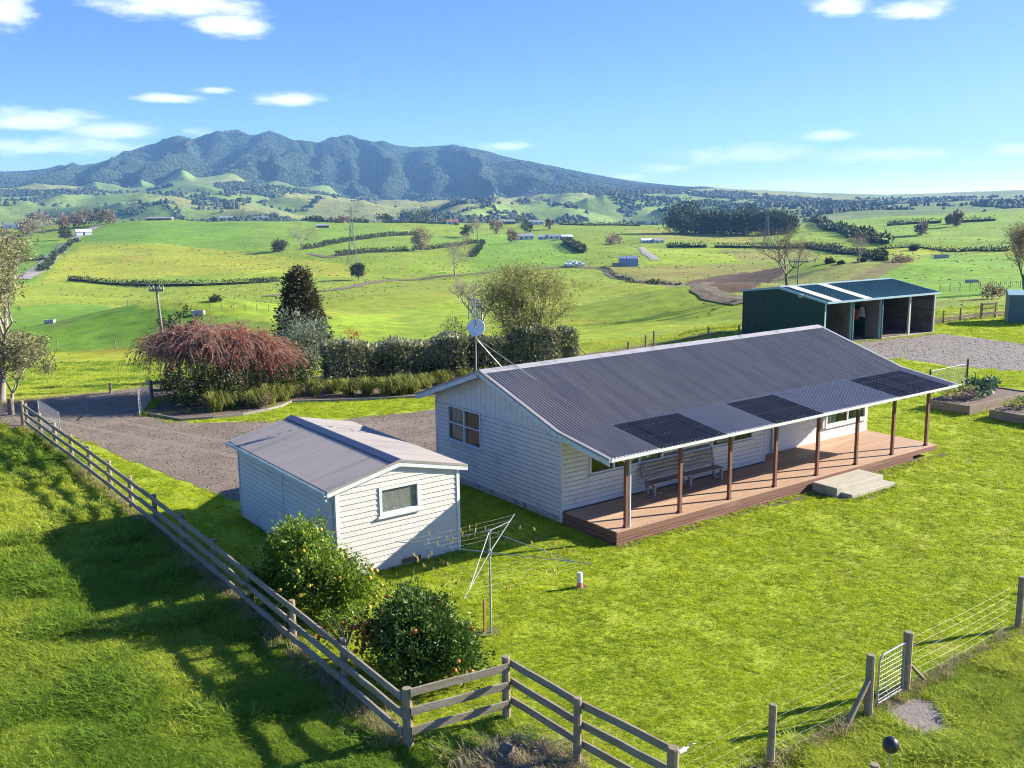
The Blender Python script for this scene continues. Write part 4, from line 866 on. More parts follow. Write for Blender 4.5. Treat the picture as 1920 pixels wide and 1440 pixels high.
def long_fence():
    f = thing('rail_fence', 'long weathered three-rail timber fence between paddock and garage', 'fence', (-10.7,8,0))
    ys = list(np.linspace(-8.34, 26.2, 14)); xs = [float(np.interp(y, [-8.34,3,14,26.2], [-10.51,-10.45,-10.55,-10.9])) for y in ys]
    for i, (x, y) in enumerate(zip(xs, ys)):
        if i: fpost(f, x, y, 1.17+random.uniform(-.03,.05), .075 if i else .09)
    for k in range(13):
        for z in (1.07, .70, .33): rail(f, (xs[k]-.10, ys[k]+.01, z+random.uniform(-.015,.015)), (xs[k+1]-.10, ys[k+1]-.01, z+random.uniform(-.015,.015)))
    c = thing('rail_fence', 'short dog-legged three-rail timber fence at the garden corner in the foreground', 'fence', (-8.45,-9,0))
    P = [(-10.51,-8.36,1.22,.10),(-8.45,-8.68,1.37,.085),(-8.38,-10.78,1.36,.075),(-8.15,-12.95,1.33,.10)]
    for x, y, h, r in P: fpost(c, x, y, h, r)
    for a, b in zip(P[:-1], P[1:]):
        for z in (1.19, .80, .41):
            d = Vector((b[0]-a[0], b[1]-a[1], 0)).normalized(); n = Vector((d.y,-d.x,0))*.115
            if a[0] < -10: n = n*1.05
            else: n = -n*.0+Vector((.11,0,0))
            rail(c, Vector((a[0],a[1],z-.02 if a[0] < -10 else z))+n+d*.02, Vector((b[0],b[1],z))+n-d*.02)
    for k in range(5): wire(c, [(-10.48,-8.45,.18+k*.2),(-9.3,-11.2,.17+k*.2),(-8.3,-13.9,.18+k*.2)], .003)
    ins = thing('wire_strainer', 'small white insulator strainer on the nearest garden corner post', 'insulator', (-7.95,-12.95,1.15))
    obj('reel', MB().tube((-8.0,-12.95,1.18),(-7.86,-12.95,1.19),.035,.05,10).tube((-7.86,-12.95,1.19),(-7.78,-12.95,1.20),.018), M['pipe'], ins); obj('hook', MB().path([(-7.78,-12.95,1.2),(-7.70,-12.96,1.24),(-7.62,-12.95,1.2)], .012), M['galv'], ins)
long_fence()
def wire_fence():
    f = thing('wire_fence', 'post and wire fence along the lawn left of the small gate', 'fence', (-5,-12.95,0))
    fpost(f, -5.62, -12.93, 1.25, .07); fpost(f, -2.67, -12.94, 1.33, .085)
    obj('stay', MB().tube((-3.52,-12.99,.0),(-2.72,-12.95,.82),.062,.055,8), M['oldwood'], f)
    for k in range(6):
        z = .16+k*.185; wire(f, [(-8.1,-12.95,z),(-6.9,-12.93,z-.012),(-5.62,-12.86,z),(-4.1,-12.88,z-.012),(-2.67,-12.86,z)], .0014)
    g = thing('wire_fence', 'post and wire fence along the lawn right of the small gate', 'fence', (4,-12.7,0))
    fpost(g, -1.22, -12.82, 1.36, .095); obj('stay', MB().tube((-.42,-12.80,.0),(-1.12,-12.82,.62),.045,.04,8), M['oldwood'], g)
    xs = [3.68, 8.4, 13.2]; ys = [-12.68,-12.6,-12.5]
    for x, y in zip(xs, ys): fpost(g, x, y, 1.31, .075)
    for k in range(6):
        z = .16+k*.19; wire(g, [(-1.2,-12.74,z),(1.2,-12.70,z-.015),(3.68,-12.60,z),(8.4,-12.52,z),(13.2,-12.42,z)], .0014)
    t = thing('garden_gate', 'small galvanised pipe gate with wire mesh between two stout posts', 'gate', (-1.9,-12.9,0)); A = Vector((-2.32,-12.90,.14)); B = Vector((-1.33,-12.84,.14)); U = (B-A).normalized(); w = (B-A).length; h = 1.02
    P = lambda u, z: A+U*u+Vector((0,0,z))
    arc = [P(.16-.16*math.cos(a), h-.16+.16*math.sin(a)) for a in np.linspace(0, math.pi/2, 6)]
    obj('pipe_frame', MB().path([P(0,0)]+arc+[P(w,h)], .020, 8).path([P(w,h),P(w,0),P(0,0)], .020, 8), M['galv'], t)
    for i in range(1, 11): obj('mesh_wire', MB().tube(P(w*i/11,.0),P(w*i/11,h-.01 if i > 1 else h-.08),.004,.004,4), M['galvdull'], t)
    for i in range(1, 10): obj('mesh_wire', MB().tube(P(.0,h*i/10-.03),P(w,h*i/10-.03),.004,.004,4), M['galvdull'], t)
    for z in (.2,.8): obj('hinge', MB().tube(P(w-.01,z),P(w+.06,z),.016), M['galvdull'], t)
    b = thing('float_marker', 'black plastic ball on a thin stake in the foreground grass', 'marker', (-5.07,-14.94,0))
    bm = bmesh.new(); bmesh.ops.create_uvsphere(bm, u_segments=24, v_segments=16, radius=.135); m = bpy.data.meshes.new('ball'); bm.to_mesh(m); bm.free()
    for v in m.vertices: v.co.z *= 1.06; v.co += Vector((-5.07,-14.94,1.2))
    for p in m.polygons: p.use_smooth = True
    obj('ball', m, M['blackball'], b); obj('stake', MB().tube((-5.07,-14.94,-.1),(-5.07,-14.94,1.1),.012,.012,6), M['galvdull'], b)
    tag(obj('fence_post', MB().tube((-5.83,-15.15,-.1),(-5.83,-15.15,1.24),.075,.07,10), M['oldwood']), 'weathered round post cut by the bottom edge beside the black ball', 'post')
wire_fence()
def pipe_gate(name_label, A, B, h=1.1, bars=5, mesh=True):
    A = Vector(A); B = Vector(B); U = (B-A).normalized(); w = (B-A).length; P = lambda u, z: A+U*u+Vector((0,0,z+.15))
    t = thing('farm_gate', name_label, 'gate', tuple(A))
    obj('pipe_frame', MB().path([P(0,0),P(0,h),P(w,h),P(w,0),P(0,0)], .024, 8), M['galv'], t)
    for i in range(1, bars): obj('gate_bar', MB().tube(P(0,h*i/bars),P(w,h*i/bars),.012,.012,6), M['galv'], t)
    for i in range(1, int(w/.13)): obj('mesh_wire', MB().tube(P(i*.13,0),P(i*.13,h),.004,.004,4), M['galvdull'], t)
def drive_gates():
    pipe_gate('open mesh pipe gate beside the driveway and the dark shrubs', (-4.5,28.8,0), (-6.05,25.35,0))
    pipe_gate('open pipe gate folded back along the end of the long rail fence', (-10.35,26.3,0), (-10.2,22.6,0))
    t = thing('rail_fence', 'two-rail timber fence panel beside the driveway gate under the weeping tree', 'fence', (-4,28.9,0)); fpost(t, -4.40, 28.95, 1.15, .10, n=8); fpost(t, -1.9, 28.7, 1.15, .08, n=8)
    for z in (.98,.55): rail(t, (-4.35,28.83,z), (-1.9,28.6,z))
    fpost(None, -10.95, 26.9, 1.2, .1).name = 'gate_post'; tag(bpy.data.objects['gate_post'], 'round timber gate post at the far end of the long rail fence', 'post')
    p = fpost(None, *gnd(22,778)[:2], .85, .14, 'bark', 'stump_post'); tag(p, 'thick dark post by the track at the left picture edge', 'post')
    p = fpost(None, *gnd(208,738)[:2], .80, .07, 'oldwood', 'lone_post'); tag(p, 'lone timber post in rough grass beyond the driveway', 'post')
    # electric fence behind the garden: posts right of the hedge
    f = thing('wire_fence', 'post and wire fence running from the hedge towards the green shed', 'fence', (30,26,0)); pts = []
    for px, py, h in ((1082,676,1.35),(1178,662,.85),(1211,655,1.1),(1226,647,1.25),(1328,640,1.1),(1385,634,1.0)):
        q = gnd(px, py); fpost(f, q[0], q[1], h, .08 if px > 1090 else .11, n=7); pts.append(q)
    q = gnd(1082,676); obj('stay', MB().tube((q[0]+1.2,q[1]+.1,0),(q[0]+.1,q[1],.9),.05,.045,6), M['oldwood'], f)
    pts.sort(key=lambda p: p[0])
    for z in (.35,.65,.9): wire(f, [(p[0],p[1],z) for p in pts], .006)
    # fence and batten fence right of the shed
    f = thing('wire_fence', 'close-battened fence across the slope right of the green shed', 'fence', tuple(hit(1840,545)))
    prev = None; n = 46
    for i in range(n):
        px = 1762+i*(1935-1762)/n; py = 548-(px-1762)*.055; q = hit(px, py); big = i % 5 == 0
        mb = MB(); mb.tube((q.x,q.y,q.z-.1),(q.x,q.y,q.z+(1.25 if big else 1.0)),.07 if big else .03,None,6); obj('post' if big else 'batten', mb, M['oldwood'], f)
        if prev is not None:
            for z in (.3,.6,.9): wire(f, [(prev.x,prev.y,prev.z+z),(q.x,q.y,q.z+z)], .008)
        prev = q
    f = thing('wire_fence', 'low wire fence along the grass edge between the green shed and the small shed', 'fence', tuple(gnd(1800,600))); prev = None
    for px, py in ((1768,607),(1800,603),(1838,597),(1866,595),(1900,590)):
        q = gnd(px, py); 
        if px in (1768,1800,1900): fpost(f, q[0], q[1], 1.1, .07, n=6)
        if prev is not None:
            for z in (.25,.5,.8): wire(f, [(prev[0],prev[1],z),(q[0],q[1],z)], .008)
        prev = q
    a, b = gnd(1839,598), gnd(1866,596); t = thing('timber_hurdle', 'short three-rail timber hurdle standing on the grass near the small shed', 'fence', (a[0],a[1],0))
    for q in (a, b): obj('post', MB().beam((q[0],q[1],-.05),(q[0],q[1],1.35),.14,.14), M['oldwood'], t)
    for z in (.45,.85,1.22): obj('rail', MB().beam((a[0],a[1]-.1,z),(b[0],b[1]-.1,z),.05,.15), M['oldwood'], t)
    # paddock fence lines far left
    f = thing('wire_fence', 'thin post and wire fence across the green paddocks at left', 'fence', tuple(hit(200,575))); 
    for px in range(20, 520, 22):
        q = hit(px, 571+ (px-130)*.035 if px > 130 else 571); obj('post', MB().tube((q.x,q.y,q.z-.1),(q.x,q.y,q.z+1.1),.07,.07,5), M['oldwood'], f)
    for k, (px, py, h) in enumerate(((108,655,1.3),(217,655,1.3))):
        q = hit(px, py); tag(obj('marker_post', MB().tube((q.x,q.y,q.z-.1),(q.x,q.y,q.z+h),.09,.08,6), M['oldwood']), ('short post at the shaded paddock edge, left of its pair', 'short post at the shaded paddock edge, right of its pair')[k], 'post')
drive_gates()

# ------------------------------------------------------------------ garden things
def clothesline():
    x, y = -6.41, -5.21; t = thing('rotary_clothesline', 'galvanised rotary clothesline with four braced arms on the lawn', 'clothesline', (x,y,0)); C0 = Vector((x,y,2.03)); top = Vector((x,y,2.56))
    obj('pole', MB().tube((x,y,-.1),(x,y,1.55),.026,.026,10).tube((x,y,1.5),(x,y,2.6),.02,.02,10), M['galvdull'], t); obj('hub', MB().tube((x,y,1.97),(x,y,2.09),.05,.05,10).tube((x,y,2.52),(x,y,2.6),.04,.04,10), M['galv'], t)
    tips = [Vector((x-1.36,y+2.05,2.02)), Vector((x+1.97,y+1.70,2.13)), Vector((x+1.47,y-2.0,2.01)), Vector((x-1.86,y-1.72,1.93))]
    for q in tips:
        a = obj('arm', MB().tube(C0, q, .0125, .010, 8), M['galv'], t); obj('brace', MB().tube(top, C0+(q-C0)*.80, .0085, .0085, 6), M['galv'], a)
    for k in range(5):
        f = .42+k*.14; 
        for i in range(4):
            a = C0+(tips[i]-C0)*f; b = C0+(tips[(i+1)%4]-C0)*f; m_ = (a+b)/2-Vector((0,0,.03)); obj('line', MB().path([a,m_,b], .0016, 4), M['rope'], t)
    pm = MB(); pm.add([(-.006,-.009,.0),(.006,-.009,0),(.006,.009,0),(-.006,.009,0),(-.005,-.02,-.085),(.005,-.02,-.085),(.005,-.012,-.085),(-.005,-.012,-.085)], [(0,1,2,3),(7,6,5,4),(0,4,5,1),(1,5,6,2),(2,6,7,3),(3,7,4,0)])
    pm.add([(-.005,.012,-.085),(.005,.012,-.085),(.005,.02,-.085),(-.005,.02,-.085),(-.006,-.009,.012),(.006,-.009,.012),(.006,.009,.012),(-.006,.009,.012)], [(0,1,2,3),(7,6,5,4),(0,4,5,1),(1,5,6,2),(2,6,7,3),(3,7,4,0)])
    me = pm.mesh('clothes_peg'); me.materials.append(M['peg'])
    for j in range(64):
        k = random.choice((2,3,4,4)); i = random.choice((0,0,1,1,2,3)); f = .42+k*.14; s = random.choice((.2,.25,.3,.33,.45,.5,.6,.63,.7,.8))+random.uniform(-.04,.04)
        a = C0+(tips[i]-C0)*f; b = C0+(tips[(i+1)%4]-C0)*f; q = a+(b-a)*s-Vector((0,0,.06*min(s,1-s)-.012)); o = bpy.data.objects.new('clothes_peg', me); COL.objects.link(o); o.location = q
        o.rotation_euler = (random.uniform(-.5,.5), random.choice((0,0,math.pi))+random.uniform(-.4,.4), math.atan2((b-a).y,(b-a).x)); o.scale = (1.1,1.1,1.1); tag(o, 'yellow clothes peg clipped on the rotary clothesline', 'clothes peg', 'clothes pegs on the line')
    sk = thing('marker_stake', 'orange-brown timber stake standing beside the clothesline pole', 'stake', (x-.09,y+.12,0)); obj('stake', MB().box(x-.12,y+.10,-.05,x-.07,y+.15,.84).ext([(x-.12,y+.10,.841),(x-.07,y+.10,.841),(x-.07,y+.15,.841),(x-.12,y+.15,.841)], (0,0,.01)), M['stake'], sk)
    v = thing('vent_pipe', 'short white pipe with faded red base standing in the lawn', 'pipe', (-2.95,-4.38,0)); obj('base', MB().tube((-2.95,-4.38,-.05),(-2.95,-4.38,.17),.085,.08,14), M['vented'], v); obj('pipe', MB().tube((-2.95,-4.38,.171),(-2.95,-4.38,.40),.076,.07,14).tube((-2.95,-4.38,.40),(-2.95,-4.38,.44),.085,.06,14), M['pipe'], v)
    sheet('soil_patch', [(-3.12,-4.55),(-2.72,-4.5),(-2.68,-4.22),(-2.98,-4.14),(-3.2,-4.3)], .014, M['mud'], .08, 21); sheet('soil_patch', [(-6.75,-5.3),(-6.3,-5.45),(-6.0,-5.1),(-6.35,-4.9),(-6.8,-5.0)], .014, M['mud'], .1, 22)
clothesline()
def edging():
    pts = [(-5.75,25.7),(-4.75,23.0),(-3.4,22.5),(-2.0,22.3),(-.65,22.55),(.3,23.0),(1.15,23.65),(2.1,23.1),(3.4,22.3),(5.2,21.4),(7.1,20.5),(9.2,20.1),(12,20.6)]
    t = thing('garden_edging', 'curved pale timber edging between lawn and tussock bed', 'edging', (1,22,0))
    for a, b in zip(pts[:-1], pts[1:]): obj('edging_board', MB().beam((a[0],a[1],.06),(b[0],b[1],.06),.07,.16), M['edging'], t)
edging()

# ------------------------------------------------------------------ vegetation builders (numpy)
def leaves(C, size, aspect=.45, up=.3, out=None, tint=None, jit=.35):
    # one diamond per centre
    n = len(C); d = RNG.normal(0, 1, (n, 3)); 
    if out is not None: d = d*.8+out*1.1
    d[:, 2] += up; d /= np.linalg.norm(d, axis=1, keepdims=True); r = RNG.normal(0, 1, (n, 3)); s = np.cross(d, r); s /= np.linalg.norm(s, axis=1, keepdims=True)
    L_ = (size*(1+RNG.uniform(-jit, jit, n)))[:, None]; w = L_*aspect
    V = np.stack([C, C+d*L_*.5+s*w*.5, C+d*L_, C+d*L_*.5-s*w*.5], 1).reshape(-1, 3); F = np.arange(4*n).reshape(-1, 4)
    t = np.repeat(np.clip(tint if tint is not None else RNG.random(n), 0, 1), 4); return V, F, t
def leafobj(name, parts, mt, parent=None):
    V = np.concatenate([p[0] for p in parts]); o = 0; F = []
    for p in parts: F.append(p[1]+o); o += len(p[0])
    return obj(name, npmesh(name, V, np.concatenate(F), {'tint': ('FLOAT', np.concatenate([p[2] for p in parts]))}), mt, parent)
def segs(SG, n=4):
    # SG rows: p0(3), p1(3), r0, r1 -> open tubes
    SG = np.asarray(SG, float); p0, p1 = SG[:, :3], SG[:, 3:6]; d = p1-p0; d /= np.maximum(np.linalg.norm(d, axis=1, keepdims=True), 1e-6)
    u = np.where(np.abs(d[:, 2:3]) < .9, np.array([[0,0,1.0]]), np.array([[1.0,0,0]])); a = np.cross(d, u); a /= np.linalg.norm(a, axis=1, keepdims=True); b = np.cross(a, d)
    ang = 2*math.pi*np.arange(n)/n; ring = a[:, None]*np.cos(ang)[None, :, None]+b[:, None]*np.sin(ang)[None, :, None]
    V = np.concatenate([p0[:, None]+ring*SG[:, 6][:, None, None], p1[:, None]+ring*SG[:, 7][:, None, None]], 1).reshape(-1, 3)
    i = np.arange(n); f = np.stack([i, (i+1) % n, n+(i+1) % n, n+i], -1); F = (np.arange(len(SG))[:, None, None]*2*n+f[None]).reshape(-1, 4); return V, F
def segobj(name, SG, mt, parent=None, n=4):
    V, F = segs(SG, n); return obj(name, npmesh(name, V, F, None, True), mt, parent)
def branch(SG, p, d, L, r, depth, rnd, spread=.6, up=.15, kids=(2,3), shrink=.74, wob=.18, tips=None):
    k = 3 if depth > 2 else 2; q = p
    for i in range(k):
        d = (d+Vector((rnd.gauss(0,wob), rnd.gauss(0,wob), rnd.gauss(0,wob)+up*.35))).normalized(); e = q+d*(L/k); SG.append((*q, *e, r*(1-.3*i/k), r*(1-.3*(i+1)/k))); q = e
        if depth > 1 and i < k-1 and rnd.random() < .55:
            b = (d+Vector((rnd.gauss(0,1), rnd.gauss(0,1), rnd.gauss(0,.6)))*spread).normalized(); branch(SG, q, b, L*shrink*.75, r*.45, depth-2, rnd, spread, up, kids, shrink, wob, tips)
    if depth <= 0:
        if tips is not None: tips.append(q)
        return
    for j in range(rnd.choice(kids)):
        b = (d+Vector((rnd.gauss(0,1), rnd.gauss(0,1), rnd.gauss(0,.5)+up))*spread).normalized(); branch(SG, q, b, L*shrink*rnd.uniform(.8,1.15), r*.62, depth-1, rnd, spread, up, kids, shrink, wob, tips)
def bare_tree(name, label, base, h, seed, mt='palebark', depth=5, spread=.55, up=.2, trunk=.22, twig=None, twigm='twigbrown', ntw=0, group=None, rad=None, shrink=.76, asp=.12):
    rnd = random.Random(seed); base = Vector(base); t = thing(name, label, 'tree', tuple(base), group); SG = []; tips = []
    tot = sum(shrink**i for i in range(depth+1)); L0 = h*(1-trunk)/tot*1.15; r0 = rad or h*.022; tp = base+Vector((rnd.uniform(-.03,.03)*h, rnd.uniform(-.03,.03)*h, h*trunk))
    TR = [(*(base-Vector((0,0,.3))), *base, r0*1.35, r0*1.2), (*base, *tp, r0*1.2, r0)]
    for j in range(3): branch(SG, tp, (Vector((math.cos(j*2.1+rnd.random()), math.sin(j*2.1+rnd.random()), 0))*spread*1.1+Vector((0,0,1))).normalized(), L0, r0*.7, depth, rnd, spread, up, (2,3), shrink, .16, tips)
    mx = max(s[5] for s in SG)-base.z; k = h/mx
    SG = [tuple(base[i%3]+(s[i]-base[i%3])*k for i in range(6))+(s[6],s[7]) for s in SG]; TR = [tuple(base[i%3]+(s[i]-base[i%3])*k for i in range(6))+(s[6],s[7]) for s in TR]
    segobj('trunk', TR, M[mt], t, 7); segobj('branches', SG, M[mt], t, 3)
    if ntw:
        T = np.array([[base[i]+(q[i]-base[i])*k for i in range(3)] for q in tips]); C = T[RNG.integers(0, len(T), ntw)]+RNG.normal(0, h*.035, (ntw, 3)); leafobj('twigs', [leaves(C, h*.05 if twig is None else twig, asp, .5)], M[twigm], t)
    return t
def clumps(center, rx, ry, rz, n, per, spread, seed, shell=.55, flat=0):
    r = np.random.default_rng(seed); v = r.normal(0, 1, (n, 3)); v /= np.linalg.norm(v, axis=1, keepdims=True); k = (shell+(1-shell)*r.random(n)**.5)[:, None]*(1+.18*r.normal(0, 1, n))[:, None]
    cc = np.asarray(center)+v*k*np.array([rx, ry, rz]); P = np.repeat(cc, per, 0)+r.normal(0, 1, (n*per, 3))*np.repeat(spread*(.6+.8*r.random(n)), per)[:, None]; out = np.repeat(v, per, 0)
    tint = np.clip(np.repeat(r.random(n), per)*.6+r.random(n*per)*.5-.05, 0, 1); return P, out, tint
def crown_tree(name, label, base, h, rx, mt, seed, n=70, per=60, leaf=.25, trunk=.2, ry=None, rz=None, shell=.5, group=None, bark='bark', cat='tree', zc=None, spread=.16, aspect=.5, limbs=5):
    base = Vector(base); ry = ry or rx; rz = rz or h*(1-trunk)/2; zc = h-rz if zc is None else zc; t = thing(name, label, cat, tuple(base), group); c = np.array([base.x, base.y, base.z+zc])
    P, o, tt = clumps(c, rx*.88, ry*.88, rz*.88, n, per, spread*rx, seed, shell); k = P[:, 2] > base.z+.03*h
    leafobj('crown', [leaves(P[k], leaf, aspect, .2, o[k], tt[k])], M[mt], t)
    rnd = random.Random(seed); SG = [(base.x, base.y, base.z-.2, base.x, base.y, base.z+h*trunk, h*.03, h*.024)]
    for j in range(limbs):
        a = rnd.uniform(0,6.28); q = (base.x+math.cos(a)*rx*.6, base.y+math.sin(a)*ry*.6, base.z+zc+rnd.uniform(-.2,.6)*rz); m_ = (base.x+math.cos(a)*rx*.2, base.y+math.sin(a)*ry*.2, base.z+h*trunk+.3*(zc-h*trunk)); SG += [(base.x,base.y,base.z+h*trunk,*m_,h*.018,h*.013), (*m_,*q,h*.013,h*.004)]
    segobj('trunk', SG, M[bark], t, 6); return t

# ------------------------------------------------------------------ garden plants
def place(px, dist):
    d = ray(px, 500); k = dist/math.hypot(d[0], d[1]); x, y = CAM[0]+d[0]*k, CAM[1]+d[1]*k; return Vector((x, y, float(H(x, y))))
def htop(px, py, P):
    d = math.hypot(P[0]-CAM[0], P[1]-CAM[1]); return z_of(px, py, d)-P[2]
def fruit_mesh(r, mt):
    bm = bmesh.new(); bmesh.ops.create_icosphere(bm, subdivisions=2, radius=r); m = bpy.data.meshes.new('fruit'); bm.to_mesh(m); bm.free()
    for p in m.polygons: p.use_smooth = True
    m.materials.append(mt); return m
def citrus(name, label, lobes, mt, seed, fm=None, nf=0, leaf=.10, fruit_side=None, n=130, per=62):
    b = lobes[0]; t = thing(name, label, 'tree', (b[0], b[1], 0)); parts = []; SG = []; rnd = random.Random(seed)
    for i, (x, y, zc, rx, rz, f) in enumerate(lobes):
        P, o, tt = clumps((x,y,zc), rx*.85, rx*.85, rz*.85, int(n*f), per, .13, seed+i, .45); P += RNG.normal(0, .03, P.shape); k = P[:, 2] > .05; parts.append(leaves(P[k], leaf, .42, .25, o[k], tt[k]))
        m_ = int(34*f)   # upright water shoots with leaves
        for j in range(m_):
            a = rnd.uniform(0,6.28); e = rnd.uniform(.1,1.2); q = np.array([x+math.cos(a)*rx*.8*math.cos(e), y+math.sin(a)*rx*.8*math.cos(e), zc+rz*.8*math.sin(e)]); d = np.array([math.cos(a)*.35, math.sin(a)*.35, 1.0]); l = rnd.uniform(.15,.42); C = q+d*np.linspace(0, l, 14)[:, None]; parts.append(leaves(C+RNG.normal(0,.012,C.shape), leaf, .4, .5, None, np.full(14, rnd.uniform(.5,1)))); SG.append((*q, *(q+d*l), .006, .003))
        for j in range(6): a = rnd.uniform(0,6.28); SG.append((b[0], b[1], .25, x+math.cos(a)*rx*.6, y+math.sin(a)*rx*.6, zc+rnd.uniform(-.3,.5)*rz, .035, .012))
    leafobj('crown', parts, M[mt], t); SG.append((b[0], b[1], -.05, b[0], b[1], .3, .06, .05)); segobj('trunk', SG, M['bark'], t, 5)
    if fm:
        for j in range(nf):
            x, y, zc, rx, rz, f = rnd.choice(lobes) if fruit_side is None else lobes[0]; a = rnd.uniform(0,6.28) if fruit_side is None or rnd.random() < .55 else fruit_side+rnd.gauss(0,.5); e = rnd.uniform(-.5,.9)
            o = bpy.data.objects.new('fruit', fm); COL.objects.link(o); o.parent = t; o.location = (x+math.cos(a)*rx*1.14*math.cos(e)-b[0], y+math.sin(a)*rx*1.14*math.cos(e)-b[1], max(.12, zc+rz*1.1*math.sin(e)))
    return t
FO, FL, FR = fruit_mesh(.055, M['orange']), fruit_mesh(.055, M['lemon']), fruit_mesh(.045, mat('red_fruit_skin', (.33,.035,.008), (.38,.06,.012), 20, .5))
citrus('lemon_tree', 'tall bushy lemon tree with yellow fruit in front of the garage corner', [(-9.25,-.95,1.35,.95,1.0,1.0),(-9.35,-1.9,.95,.95,.85,.9),(-8.75,-2.35,.80,.75,.70,.6),(-9.9,-.5,.8,.6,.7,.5)], 'lemonleaf', 5, FL, 40, n=120, leaf=.11)
citrus('mandarin_tree', 'round dark mandarin tree with orange fruit inside the garden fence corner', [(-8.85,-6.05,.92,.95,.82,1.2),(-9.35,-6.35,.75,.75,.62,.7),(-8.55,-6.6,.7,.75,.6,.6),(-8.9,-5.6,1.15,.6,.62,.5),(-9.35,-5.0,.70,.34,.34,.16)], 'citrus', 9, FO, 36, n=125, per=66)
cl_t = [o for o in COL.objects if o.name == 'mandarin_tree'][0]
for j in range(22):
    o = bpy.data.objects.new('fruit', FO); COL.objects.link(o); o.parent = cl_t; c_ = random.choice(((-9.80,-5.15,1.02),(-9.86,-5.30,.76),(-9.70,-5.15,.88))); o.location = (c_[0]+random.gauss(0,.09)+8.85, c_[1]+random.gauss(0,.09)+6.05, c_[2]+random.gauss(0,.09))
citrus('fruit_sapling', 'thin sapling with red fruit between the lemon and mandarin trees', [(-9.75,-4.25,.78,.42,.36,.22),(-9.95,-4.0,.62,.3,.25,.12)], 'lemonleaf', 15, FR, 12, n=70, per=22)

def weeping():
    c = Vector((-.9,27.4,0)); t = thing('weeping_tree', 'wide weeping tree of bare reddish twigs with last red leaves beside the driveway', 'tree', tuple(c)); rnd = random.Random(4); SG = []; TW = []; LF = []
    segobj('trunk', [(c.x,c.y,-.2,c.x+.05,c.y,.9,.17,.15),(c.x+.05,c.y,.9,c.x-.1,c.y+.1,2.0,.15,.13)], M['bark'], t, 8); top = Vector((c.x-.1,c.y+.1,1.9)); rd = Vector(RT0); fd = Vector((math.sin(YAW),math.cos(YAW),0))
    for i in range(110):
        a = 2*math.pi*i/110+rnd.uniform(-.1,.1); R_ = rnd.uniform(.3,1.0)*(.72+.42*float(vnoise(a*1.6,3.3,8))); dirv = rd*math.cos(a)*(4.6 if math.cos(a) > 0 else 5.2)+fd*math.sin(a)*2.9; ht = .55+.95*rnd.random()*(1-.3*R_)+(.5 if math.cos(a) < .1 else .1); p = top; prev = p
        for k in range(1, 8):
            f = k/7; q = top+dirv*R_*f+Vector((0,0,ht*math.sin(min(1,f*1.9)*math.pi*.5)-.55*f*f-.5*max(0,f-.75)))+Vector((rnd.gauss(0,.07),rnd.gauss(0,.07),rnd.gauss(0,.05))); SG.append((*prev, *q, .05*(1-f*.8)+.006, .05*(1-f*.9)+.005)); prev = q
            if k >= 2:
                for w in range(9):
                    s = q+Vector((rnd.gauss(0,.25),rnd.gauss(0,.25),rnd.gauss(0,.08))); d = (dirv.normalized()*rnd.uniform(.1,.7)+Vector((rnd.gauss(0,.5),rnd.gauss(0,.5),.45))).normalized(); pp = q; n = rnd.choice((4,5,6,7,9)); st = rnd.uniform(.15,.30); 
                    for z in range(n):
                        e = pp+d*st; TW.append((*pp, *e, .0115, .009)); pp = e; d = (d+Vector((rnd.gauss(0,.16),rnd.gauss(0,.16),-.42))).normalized()
                        if rnd.random() < .08+.6*max(0, math.cos(a)-.45)+(.35 if (w == 0 and rnd.random() < .3) else 0) and z > 1: LF.append(tuple(pp))
    segobj('branches', SG, M['redbark'], t, 4); segobj('drooping_twigs', TW, M['redbark'], t, 3); L_ = np.array(LF); leafobj('red_leaves', [leaves(np.repeat(L_, 3, 0)+RNG.normal(0,.06,(len(L_)*3,3)), .13, .5, -.6)], M['redleaf'], t)
weeping()
